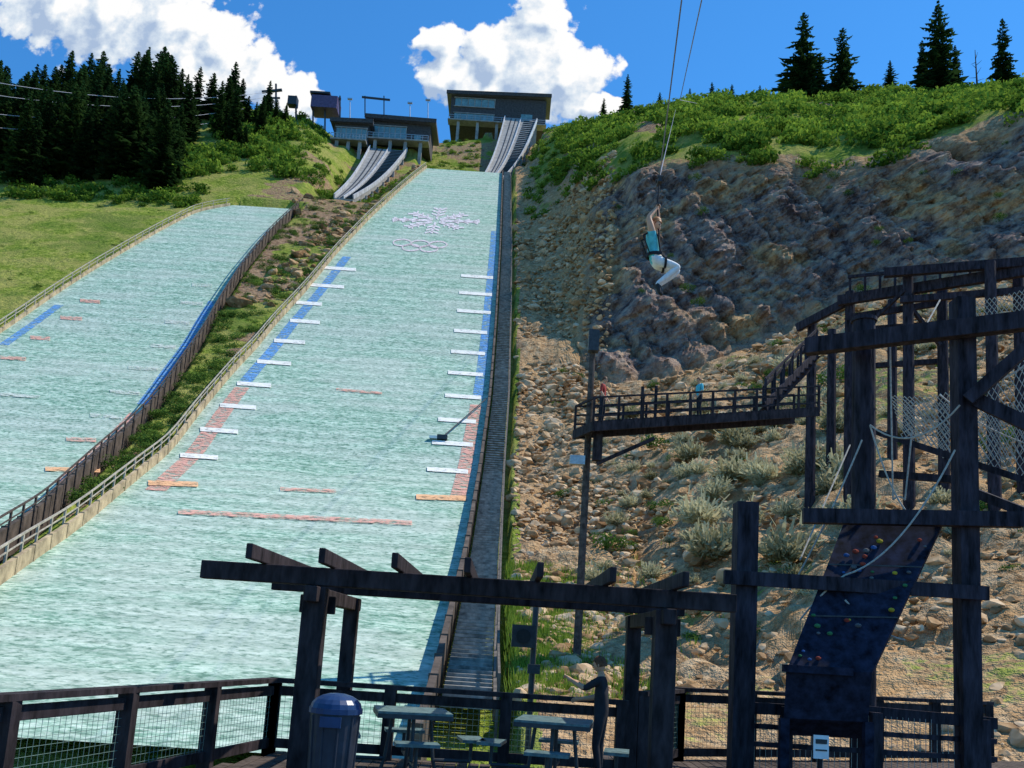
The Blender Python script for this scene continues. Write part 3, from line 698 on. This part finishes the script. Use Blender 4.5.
# walkway
wk=B(); A=Vector((X0-.2,29.6,P(590,434,30).z)); E_=P(806,416,33.0); dd=(E_-A).normalized(); sd=Vector((-dd.y,dd.x,0)).normalized()
for s in (-.7,.7):
    wk.beam(A+sd*s,E_+sd*s,.1,.3,0)
    for i in range(11):
        c=A.lerp(E_,i/10)+sd*s; wk.beam(c,c+Vector((0,0,1.0)),.08,.08,0)
    for h in (1.0,.68,.36): wk.beam(A+sd*s+Vector((0,0,h)),E_+sd*s+Vector((0,0,h)),.04,.06,0)
for i in range(70):
    c=A.lerp(E_,(i+.5)/70)+Vector((0,0,.17)); wk.beam(c-sd*.75,c+sd*.75,.11,.04,0)
wk.beam(A+Vector((.5,0,-.1)),A+Vector((.5,0,-1.0)),.3,.3); wk.beam(A+Vector((.5,0,-1.1)),A+Vector((2.4,0,-.1)),.12,.12)
wk.beam(A-sd*.75,A+sd*.75,.1,.3); wk.beam(A-sd*.7+Vector((0,0,1.0)),A+sd*.7+Vector((0,0,1.0)),.06,.08)
for k in (0,1):
    c=A.lerp(E_,.28+.06*k)+sd*.7; wk.beam(c,c+Vector((0,0,1.6)),.1,.1)
wk.obj('zipline_walkway',[WOOD])
# ------------------------------------------------------------------ ropes course
rc=B()
Pc=P(962,300,13.2); Pb=P(864,322,14.3)
rc.beam((Pc.x,13.2,-1),(Pc.x,13.2,Pc.z),.28,.28)
rc.cyl((Pb.x,14.3,-1),(Pb.x,14.3,Pb.z),.20,.18,14)
rc.cyl((Pb.x,14.3,Pb.z),(Pb.x,14.3,Pb.z+.06),.21,.21,14); rc.cyl((Pb.x-.23,14.3,Pb.z-.35),(Pb.x+.23,14.3,Pb.z-.35),.03,.03,6)
pa=P(746,503,13.2); rc.beam((pa.x,13.2,-1),(pa.x,13.2,pa.z),.31,.31)
b1=P(806,347,14.2); b2=P(1040,316,12.4); b2.z=b1.z
rc.beam(b1,b2,.2,.26)
rc.beam(P(803,516,13.4),P(1022,520,12.9),.2,.22)
l1=P(724,577,13.0); l2=P(988,597,12.9); l2.z=l1.z; rc.beam(l1,l2,.1,.2)
def lb(u1,v1,y1,u2,v2,y2,w=.16,h=.26): rc.beam(P(u1,v1,y1),P(u2,v2,y2),w,h)
lb(968,400,13.0,1030,345,12.6,.14,.18); lb(975,330,13.0,1012,318,12.6,.12,.14)
lb(972,398,13.1,1040,430,12.6,.14,.2)
far=[(812,318,40),(850,292,38),(908,268,36),(942,284,37),(990,262,34),(892,300,42),(1018,270,35),(832,330,43)]
for u,v0,Y in far:
    t_=P(u,v0,Y); x=t_.x; rc.cyl((x,Y,T1(x,Y)-1),(x,Y,t_.z),.25,.21,10)
k=1.85
def lbf(u1,v1,y1,u2,v2,y2,w=.16,h=.26): rc.beam(P(u1,v1,y1*k),P(u2,v2,y2*k),w*k,h*k)
lbf(797,328,21.6,850,300,20.5,.1,.2); lbf(838,301,20.5,1030,270,18.3,.14,.24); lbf(884,273,19.4,1030,262,18.3,.14,.2); lbf(800,350,21.6,900,332,20.7,.12,.2)
lbf(846,318,20.5,940,303,20,.1,.14); lbf(900,300,19.4,1030,290,18.3,.1,.15); lbf(862,330,20.8,1000,320,19,.1,.14)
lbf(870,366,20.8,960,360,20,.1,.12)
for u in range(850,1030,15): lbf(u,298-(u-850)*.14,20,u,276-(u-850)*.09,20,.045,.045)
lbf(848,277,20,1030,258,18.3,.05,.07)
lbf(905,300,19.4,940,345,19.8,.07,.09); lbf(852,340,20.5,905,290,19.4,.06,.08)
s0=P(764,410,33); s1=P(815,358,36)
for kk in (-.5,.5):
    o_=Vector((.2*kk,kk,0)); rc.beam(s0+o_,s1+o_,.1,.34); rc.beam(s0+o_+Vector((0,0,1.05)),s1+o_+Vector((0,0,1.05)),.07,.1)
    for i in range(7): c=s0.lerp(s1,i/6)+o_; rc.beam(c,c+Vector((0,0,1.05)),.08,.08)
for i in range(12): c=s0.lerp(s1,(i+.5)/12); rc.beam(c-Vector((0,.5,0)),c+Vector((0,.5,0)),.28,.05)
lb(870,430,15,1024,480,13,.08,.1); lb(960,487,14,1024,512,13,.1,.14); lb(880,474,15,960,480,14,.1,.12)
ropes=[((890,343,14),(893,500,14),0),((893,500,14),(905,500,14),-.05),((905,500,14),(912,430,14),.02),((870,425,14),(960,405,13),.35),((870,425,14),(915,520,13.5),.25),
((955,450,13),(845,575,13),.35),((845,575,13),(800,620,13),-.05),((862,440,14),(790,590,14),.1),((915,345,14),(940,300,15),0),((800,560,14),(850,445,16),0),((985,380,13),(1030,360,13),.1),((940,395,16),(1030,445,14),.1),
((735,640,13.1),(760,640,13.1),.25),((845,600,12.9),(905,640,12.8),.1)]
for a_,b_,sg in ropes: rc.rope(P(*a_),P(*b_),sg,.014,1)
def net(c00,c10,c11,c01,nu,nv,r=.012,sag=.3):
    g=[[None]*(nv+1) for _ in range(nu+1)]
    for i in range(nu+1):
        for j in range(nv+1):
            s,t=i/nu,j/nv; p=(c00.lerp(c10,s)).lerp(c01.lerp(c11,s),t); p.z-=sag*4*s*(1-s)*(1-t*.3); g[i][j]=p
    for i in range(nu+1):
        for j in range(nv+1):
            if i<nu and j<nv: rc.cyl(g[i][j],g[i+1][j+1],r,r,4,1); rc.cyl(g[i+1][j],g[i][j+1],r,r,4,1)
net(P(890,395,18),P(1035,350,15),P(1035,460,15),P(900,430,18),26,8,.008)
net(P(900,440,16),P(1035,480,14),P(1035,400,14),P(905,400,16),20,7,.007,.1)
net(P(975,300,18),P(1035,285,17),P(1035,320,17),P(975,330,18),12,5,.007,.05)
rc.beam((pa.x,13.2,.9),(P(870,688,13).x,13.3,.9),.1,.16); rc.beam((P(870,690,13).x,13.3,.95),(Pc.x+.4,13.2,.9),.1,.16)
for u in (790,880,988): x=P(u,700,13).x; rc.beam((x,13.15,-.2),(x,13.15,.95),.15,.15)
for z in (.65,.4): rc.beam((pa.x,13.2,z),(Pc.x+.4,13.2,z),.04,.07)
for i in range(40):
    x=pa.x+.2+i*((Pc.x-pa.x)/40); rc.beam((x,13.2,0),(x,13.2,.9),.006,.006,1)
rc.obj('ropes_course_tower',[LOG,ROPE])
cw=B(); t1,t2,b_1,b_2=P(846,517,13.7),P(944,520,13.3),P(786,672,12.4),P(872,672,12.3)
nrm=(t2-t1).cross(b_1-t1).normalized()
if nrm.y<0: nrm=-nrm
o_=nrm*.15
cw.add([t1,t2,b_2,b_1,t1+o_,t2+o_,b_2+o_,b_1+o_],[(0,3,2,1),(4,5,6,7),(0,1,5,4),(1,2,6,5),(2,3,7,6),(3,0,4,7)],0)
b3,b4=P(784,718,12.5),P(868,722,12.4)
cw.add([b_1,b_2,b4,b3,b_1+o_*3,b_2+o_*3,b4+o_*3,b3+o_*3],[(0,3,2,1),(0,1,5,4),(1,2,6,5),(2,3,7,6),(3,0,4,7),(4,5,6,7)],0)
cw.beam(P(783,668,12.35),P(852,672,12.3),.12,.1); cw.beam(b3,Vector((b3.x,b3.y,-.1)),.12,.12); cw.beam(b4,Vector((b4.x,b4.y,-.1)),.12,.12)
hr=random.Random(5)
for i in range(34):
    s,t=hr.uniform(.06,.94),hr.uniform(.05,.96); c=(t1.lerp(t2,s)).lerp(b_1.lerp(b_2,s),t)-nrm*.02
    cw.ball(c,hr.uniform(.022,.045),1+hr.randrange(5),4,(1.2,.7,.8))
for i in range(1,3):
    cw.beam(t1.lerp(b_1,i/3)-nrm*.005,t2.lerp(b_2,i/3)-nrm*.005,.01,.02,6)
cw.obj('climbing_wall',[WALLP]+[simple('hold_'+nm,c,.7,9,.2,spec=.1) for nm,c in (('yellow',(.40,.30,.03)),('red',(.30,.05,.03)),('green',(.05,.18,.07)),('blue',(.03,.09,.24)),('grey',(.12,.12,.12)))]+[DARKSTEEL])
sg=B(); c=P(821,747,12.1); sg.box((c.x,12.1,c.z),.2,.02,.3,0); sg.box((c.x,12.085,c.z+.07),.15,.008,.06,1); sg.box((c.x,12.085,c.z-.04),.15,.008,.02,1); sg.beam((c.x,12.14,-.1),(c.x,12.14,c.z+.1),.05,.05,2); sg.obj('notice_sign',[WHITE,DARKSTEEL,WOOD])
# ------------------------------------------------------------------ people
def person(name,J,s,cols,headdir=Vector((1,0,0)),hairmat=HAIR):
    bm=bmesh.new(); sk=bm.verts.layers.skin.verify(); vv={}
    def jv(k,p,r,root=False):
        v=bm.verts.new(Vector(p)); v[sk].radius=(r*s,r*s); v[sk].use_root=root; vv[k]=v; return v
    J={k:Vector(v) for k,v in J.items()}
    jv('pelvis',J['pelvis'],.145,True); jv('waist',J['pelvis'].lerp(J['chest'],.45),.125); jv('chest',J['chest'],.15); jv('neck0',J['chest'].lerp(J['neck'],.8),.075); jv('neck',J['neck'],.055); jv('hd',J['neck'].lerp(J['head'],.6),.05)
    E=[('pelvis','waist'),('waist','chest'),('chest','neck0'),('neck0','neck'),('neck','hd')]
    seg=[('pelvis','waist','top'),('waist','chest','top'),('chest','neck0','top'),('neck0','hd','skin')]
    for S in 'LR':
        jv('sh'+S,J['sh'+S],.072); jv('el'+S,J['el'+S],.05); jv('fa'+S,J['el'+S].lerp(J['wr'+S],.3),.046); jv('wr'+S,J['wr'+S],.03)
        d=(J['wr'+S]-J['el'+S]).normalized(); pm=J['wr'+S]+d*.07*s; jv('pm'+S,pm,.036)
        E+=[('chest','sh'+S),('sh'+S,'el'+S),('el'+S,'fa'+S),('fa'+S,'wr'+S),('wr'+S,'pm'+S)]
        seg+=[('chest','sh'+S,'top'),('sh'+S,'el'+S,'sleeve'),('el'+S,'wr'+S,'skin'),('wr'+S,'pm'+S,'skin')]
        sd=d.cross(headdir).normalized()
        if sd.length<.1: sd=Vector((0,1,0))
        bend=J.get('curl',headdir)
        for k,(o1,L) in enumerate(((-.028,.060),(-.010,.072),(.010,.068),(.027,.052))):
            a=pm+sd*o1*s+d*.025*s; m1=a+(d*.75+bend*.5)*L*.55*s; m2=m1+(d*.1+bend*.9)*L*.5*s
            jv(f'f{k}a{S}',a,.012); jv(f'f{k}b{S}',m1,.0095); jv(f'f{k}c{S}',m2,.008)
            E+=[('pm'+S,f'f{k}a{S}'),(f'f{k}a{S}',f'f{k}b{S}'),(f'f{k}b{S}',f'f{k}c{S}')]; seg.append((f'f{k}a{S}',f'f{k}c{S}','skin'))
        a=pm-sd*.04*s-d*.02*s; m1=a+(bend*.6-sd*.5+d*.3)*.05*s; jv('ta'+S,a,.013); jv('tb'+S,m1,.01); E+=[('pm'+S,'ta'+S),('ta'+S,'tb'+S)]; seg.append(('ta'+S,'tb'+S,'skin'))
        jv('hp'+S,J['hp'+S],.10); jv('th'+S,J['hp'+S].lerp(J['kn'+S],.4),.085); jv('kn'+S,J['kn'+S],.06); jv('cf'+S,J['kn'+S].lerp(J['an'+S],.3),.06); jv('an'+S,J['an'+S],.042); jv('bl'+S,J['an'+S].lerp(J['to'+S],.6),.042); jv('to'+S,J['to'+S],.03)
        E+=[('pelvis','hp'+S),('hp'+S,'th'+S),('th'+S,'kn'+S),('kn'+S,'cf'+S),('cf'+S,'an'+S),('an'+S,'bl'+S),('bl'+S,'to'+S)]
        seg+=[('pelvis','hp'+S,'leg'),('hp'+S,'kn'+S,'leg'),('kn'+S,'an'+S,'leg'),('an'+S,'to'+S,'shoe')]
    for a,b in E: bm.edges.new((vv[a],vv[b]))
    segs=[(vv[a].co.copy(),vv[b].co.copy(),r) for a,b,r in seg]
    me=bpy.data.meshes.new('body_cage'); bm.to_mesh(me); bm.free()
    tmp=bpy.data.objects.new('tmp_body',me); link(tmp)
    md=tmp.modifiers.new('skin','SKIN'); md.use_smooth_shade=True; md.branch_smoothing=.3
    md2=tmp.modifiers.new('sub','SUBSURF'); md2.levels=2; md2.render_levels=2
    dg=bpy.context.evaluated_depsgraph_get(); me2=bpy.data.meshes.new_from_object(tmp.evaluated_get(dg)); bpy.data.objects.remove(tmp)
    keys=['top','sleeve','skin','leg','shoe']; me2.materials.clear()
    for k in keys: me2.materials.append(cols[k])
    for p in me2.polygons:
        c=p.center; best=1e9;bi=0
        for a,b,r in segs:
            ab=b-a; t=max(0,min(1,(c-a).dot(ab)/max(1e-9,ab.length_squared))); dd=(c-a-ab*t).length
            if dd<best: best=dd; bi=keys.index(r)
        p.material_index=bi; p.use_smooth=True
    root=link(bpy.data.objects.new(name,None)); body=link(bpy.data.objects.new('body',me2)); body.parent=root
    hb=B(); hc=J['head']; f=headdir.normalized(); upv=(J['head']-J['neck']).normalized(); sdv=f.cross(upv).normalized(); f=upv.cross(sdv).normalized()
    vs=[];fs=[];nn=14
    for i in range(nn+1):
        for j in range(2*nn):
            t=math.pi*i/nn; ph=math.pi*j/nn; lx,ly,lz=math.sin(t)*math.cos(ph),math.sin(t)*math.sin(ph),math.cos(t)
            w=.076*(1-.22*max(0,-lz)); dpt=.096*(1-.1*max(0,-lz))
            fx=lx*dpt
            if lx>.9 and -.35<lz<.1 and abs(ly)<.2: fx+=.018
            if lx<-.2 and lz<-.4: fx*=.8
            vs.append(hc+(f*fx+sdv*(ly*w)+upv*(lz*.118))*s)
    for i in range(nn):
        for j in range(2*nn):
            fs.append((i*2*nn+j,(i+1)*2*nn+j,(i+1)*2*nn+(j+1)%(2*nn),i*2*nn+(j+1)%(2*nn)))
    hb.add(vs,fs,0)
    vs=[];fs=[]
    for i in range(9):
        for j in range(20):
            t=i/8*math.radians(105); ph=2*math.pi*j/20; lx,ly,lz=math.sin(t)*math.cos(ph),math.sin(t)*math.sin(ph),math.cos(t)
            if lx>.55 and lz<.55: lz=.55+(lz-.55)*.15
            k=1.1+.03*math.sin(ph*7+i)
            vs.append(hc+(f*(lx*.096*k-.008)+sdv*(ly*.078*k)+upv*(lz*.12*k+.004))*s)
    for i in range(8):
        for j in range(20): fs.append((i*20+j,(i+1)*20+j,(i+1)*20+(j+1)%20,i*20+(j+1)%20))
    hb.add(vs,fs,1)
    for sg_ in (-1,1):
        hb.ball(hc+(f*.088+sdv*(.03*sg_)+upv*.01)*s,.011*s,2,4); hb.ball(hc+(sdv*(.078*sg_)-upv*.005)*s,.02*s,0,4,(.8,.6,1.4))
    hb.ball(hc+(f*.087-upv*.055)*s,.016*s,3,4,(1,1,.4))
    hd=hb.obj('head',[SKIN,hairmat,SHOE,simple('lips',(.4,.12,.1),.5,9,.1)],smooth=True); hd.parent=root
    return root
C=P(657,262,14.6)
def R(x,y,z): return C+Vector((x,y,z))
J=dict(pelvis=R(0,0,0),chest=R(-.14,0,.36),neck=R(-.13,0,.53),head=R(-.06,-.03,.67),shL=R(-.15,.17,.47),shR=R(-.13,-.17,.47),elL=R(.03,.17,.70),elR=R(-.20,-.15,.73),wrL=R(-.01,.07,.95),wrR=R(-.07,-.07,.93),
 hpL=R(.02,.09,-.03),hpR=R(.02,-.09,-.03),knL=R(.40,.12,-.08),knR=R(.36,-.12,-.12),anL=R(.06,.1,-.38),anR=R(.0,-.1,-.44),toL=R(.12,.1,-.56),toR=R(.06,-.1,-.62),curl=Vector((.5,0,-.6)))
rider=person('zipline_rider',J,1.0,dict(top=TEAL,sleeve=SKIN,skin=SKIN,leg=PANTS,shoe=SHOE),Vector((1,-.5,0)),HAIR2)
hz=B(); TR_=R(-.02,0,1.45)
hz.cyl(R(-.04,-.16,1.0),R(-.02,.16,1.02),.018,.018,8,1); hz.cyl(R(-.04,-.14,1.0),TR_,.01,.01,6); hz.cyl(R(-.02,.14,1.02),TR_,.01,.01,6); hz.cyl(R(.05,0,.12),R(-.03,0,1.0),.014,.014,6)
for sgn in (-1,1):
    pts=[R(.04,sgn*.1,.12),R(-.02,sgn*.17,.38),R(-.1,sgn*.14,.52),R(-.27,sgn*.1,.42),R(-.15,sgn*.12,.1)]
    for a_,b_ in zip(pts[:-1],pts[1:]): hz.beam(a_,b_,.03,.02,0)
    ring=[R(.12,sgn*.1,0)+Vector((0,math.cos(k*6.283/10)*.1,math.sin(k*6.283/10)*.1-.04)) for k in range(11)]
    for a_,b_ in zip(ring[:-1],ring[1:]): hz.beam(a_,b_,.04,.015,0)
ring=[R(-.03+.155*math.cos(k*.5236),.165*math.sin(k*.5236),.1) for k in range(13)]
for a_,b_ in zip(ring[:-1],ring[1:]): hz.beam(a_,b_,.02,.05,0)
hz.box(TR_+Vector((0,0,.03)),.06,.2,.08,1); hz.cyl(TR_+Vector((-.05,-.08,.08)),TR_+Vector((.05,-.08,.08)),.03,.03,10,1); hz.cyl(TR_+Vector((-.05,.08,.08)),TR_+Vector((.05,.08,.08)),.03,.03,10,1)
ho=hz.obj('harness',[BLACKC,DARKSTEEL]); ho.parent=rider
zl=B(); nearA=P(682,0,10.6); nearA2=TR_+(nearA-TR_)*2.5
zl.cyl(TR_+Vector((0,0,.1)),nearA2,.010,.010,6); zl.cyl(TR_+Vector((0,0,.1)),P(676,108,176),.010,.02,6)
q=P(706,-20,11); zl.cyl(q,P(680,100,70),.010,.03,6); zl.cyl(P(680,100,70),P(700,104,176),.03,.03,6); zl.cyl(q,q+(q-P(680,100,70))*.5,.010,.010,6)
zl.obj('zipline_cable',[simple('zip_cable',(.2,.21,.24),.5,4,.1)])
def stand(name,x,y,z,s,ang,cols,reach=True):
    ca,sa=math.cos(ang),math.sin(ang)
    def Q(f,l,h): return Vector((x+(f*ca-l*sa)*s,y+(f*sa+l*ca)*s,z+h*s))
    J=dict(pelvis=Q(0,0,.93),chest=Q(.02,0,1.30),neck=Q(.03,0,1.48),head=Q(.06,0,1.62),shL=Q(.02,.18,1.41),shR=Q(.02,-.18,1.41),hpL=Q(0,.09,.9),hpR=Q(0,-.09,.9),knL=Q(.05,.1,.49),knR=Q(.02,-.1,.49),anL=Q(-.02,.11,.08),anR=Q(0,-.1,.08),toL=Q(.18,.13,.03),toR=Q(.2,-.12,.03),curl=Vector((ca*.3,sa*.3,-.6)))
    if reach: J.update(elL=Q(.24,.16,1.27),wrL=Q(.46,.08,1.38),elR=Q(.12,-.22,1.14),wrR=Q(.34,-.16,1.10))
    else: J.update(elL=Q(.02,.24,1.13),wrL=Q(.16,.2,.92),elR=Q(.0,-.24,1.13),wrR=Q(.14,-.2,.92))
    return person(name,J,s,cols,Vector((ca,sa,-.05)))
c=P(602,700,11.6)
stand('person_standing',c.x,11.6,0,.86,math.radians(165),dict(top=BLACKC,sleeve=BLACKC,skin=SKIN,leg=BLACKC,shoe=SHOE))
wp=A.lerp(E_,.07)+Vector((0,0,.2)); stand('person_standing',wp.x,wp.y,wp.z,.95,math.radians(-20),dict(top=REDC,sleeve=REDC,skin=SKIN,leg=BLACKC,shoe=SHOE),False)
wp=A.lerp(E_,.49)+Vector((0,0,.2)); stand('person_standing',wp.x,wp.y,wp.z,.85,math.radians(200),dict(top=TEAL,sleeve=TEAL,skin=SKIN,leg=BLACKC,shoe=SHOE),False)
hs=B(); x,y=hit(442,441); x2,y2=hit(486,405); a0=Vector((x,y,float(H(y))+.3)); a1=Vector((x2,y2,float(H(y2))+.6)); hs.cyl(a0,a1,.06,.045,8); hs.box(a0,.8,.5,.35); hs.box(a0+Vector((-.7,0,-.05)),.6,.5,.2,1); hs.obj('mat_sprinkler_boom',[DARKSTEEL,WHITE])
# ------------------------------------------------------------------ light
sun_dir=Vector((.60,.26,.95)).normalized()
el=math.asin(sun_dir.z); az=math.atan2(sun_dir.x,sun_dir.y)
L=bpy.data.lights.new('sun','SUN'); L.energy=5.0; L.angle=math.radians(.5); L.color=(1,.94,.83)
lo=link(bpy.data.objects.new('sun',L)); lo.rotation_euler=(-sun_dir).to_track_quat('-Z','Y').to_euler()
w=bpy.data.worlds.new("World"); sc.world=w; w.use_nodes=True; nt=w.node_tree; nt.nodes.clear(); n=N(nt)
try:
    w.cycles.sampling_method='MANUAL'; w.cycles.sample_map_resolution=128
except Exception as e: print(e)
sky=n('ShaderNodeTexSky',sky_type='NISHITA'); sky.sun_disc=False; sky.sun_elevation=el; sky.sun_rotation=az; sky.altitude=2000; sky.air_density=1.0; sky.dust_density=.3; sky.ozone_density=1.5
sk=mixc(n,1.0,sky.outputs[0],(.42,1.18,1.68),'MULTIPLY')
bg=n('ShaderNodeBackground',{'Color':sk,'Strength':.14})
lobes=[(55,0,54),(110,8,64),(168,20,62),(215,48,50),(195,78,58),(264,84,36),(290,96,26),
 (442,42,25),(448,78,28),(490,58,44),(482,100,42),(545,14,36),(535,62,48),(570,84,46),(600,105,19)]
grp=bpy.data.node_groups.new('cloud_field','ShaderNodeTree'); grp.interface.new_socket('P',in_out='INPUT',socket_type='NodeSocketVector'); grp.interface.new_socket('V',in_out='OUTPUT',socket_type='NodeSocketFloat')
g=N(grp); gi=g('NodeGroupInput')
def vm(g,op,a,b,sc_=None):
    m=g('ShaderNodeVectorMath',operation=op)
    for i,v in ((0,a),(1,b)):
        if isinstance(v,bpy.types.NodeSocket): g.nt.links.new(v,m.inputs[i])
        elif v is not None: m.inputs[i].default_value=v
    if sc_ is not None: m.inputs['Scale'].default_value=sc_
    return m
p0=gi.outputs[0]
n1=g('ShaderNodeTexNoise',{'Vector':p0,'Scale':14.0,'Detail':3,'Roughness':.6},noise_dimensions='2D')
d1=vm(g,'SCALE',vm(g,'SUBTRACT',n1.outputs['Color'],(.5,.5,.5)).outputs[0],None,.07); d1=vm(g,'MULTIPLY',d1.outputs[0],(1,1,0)); pp=vm(g,'ADD',p0,d1.outputs[0]).outputs[0]
cur=None
for (u,v,r) in lobes:
    a,t=bear(u,v); dist=vm(g,'DISTANCE',pp,(a,t,0)).outputs['Value']; val=mathn(g,'MULTIPLY_ADD',dist,-1/(r*.00126),1.0)
    cur=val if cur is None else mathn(g,'MAXIMUM',cur,val)
n2=g('ShaderNodeTexVoronoi',{'Vector':pp,'Scale':27.0},voronoi_dimensions='2D'); n3=g('ShaderNodeTexNoise',{'Vector':p0,'Scale':42.0,'Detail':5,'Roughness':.62},noise_dimensions='2D')
cur=mathn(g,'ADD',cur,mathn(g,'MULTIPLY',mathn(g,'SUBTRACT',.42,n2.outputs['Distance']),.5)); cur=mathn(g,'ADD',cur,mathn(g,'MULTIPLY',mathn(g,'SUBTRACT',n3.outputs[0],.5),.7))
g('NodeGroupOutput',{0:cur})
tc=n('ShaderNodeTexCoord'); sx=n('ShaderNodeSeparateXYZ',{0:tc.outputs['Generated']}); ysafe=mathn(n,'MAXIMUM',sx.outputs[1],.02)
pv=n('ShaderNodeCombineXYZ',{0:mathn(n,'DIVIDE',sx.outputs[0],ysafe),1:mathn(n,'DIVIDE',sx.outputs[2],ysafe)}).outputs[0]
def grpn(v): q=n('ShaderNodeGroup'); q.node_tree=grp; nt.links.new(v,q.inputs[0]); return q.outputs[0]
f0=grpn(pv); f1=grpn(vm(n,'ADD',pv,(.014,.022,0)).outputs[0])
mask=n('ShaderNodeMapRange',{'Value':f0,'From Min':-.03,'From Max':.18},interpolation_type='SMOOTHSTEP').outputs[0]
mask=mathn(n,'MULTIPLY',mask,mathn(n,'GREATER_THAN',sx.outputs[1],.05))
lit=n('ShaderNodeMapRange',{'Value':mathn(n,'SUBTRACT',f0,f1),'From Min':-.42,'From Max':.36}).outputs[0]
cc=ramp(n,lit,[(0,(.40,.52,.72)),(.45,(.70,.79,.89)),(.8,(1.0,1.0,1.0))])
bg2=n('ShaderNodeBackground',{'Color':cc,'Strength':1.0})
mx=n('ShaderNodeMixShader',{0:mask,1:bg.outputs[0],2:bg2.outputs[0]}); n('ShaderNodeOutputWorld',{'Surface':mx.outputs[0]})
sc.view_settings.view_transform='Standard'; sc.view_settings.look='None'; sc.view_settings.exposure=0
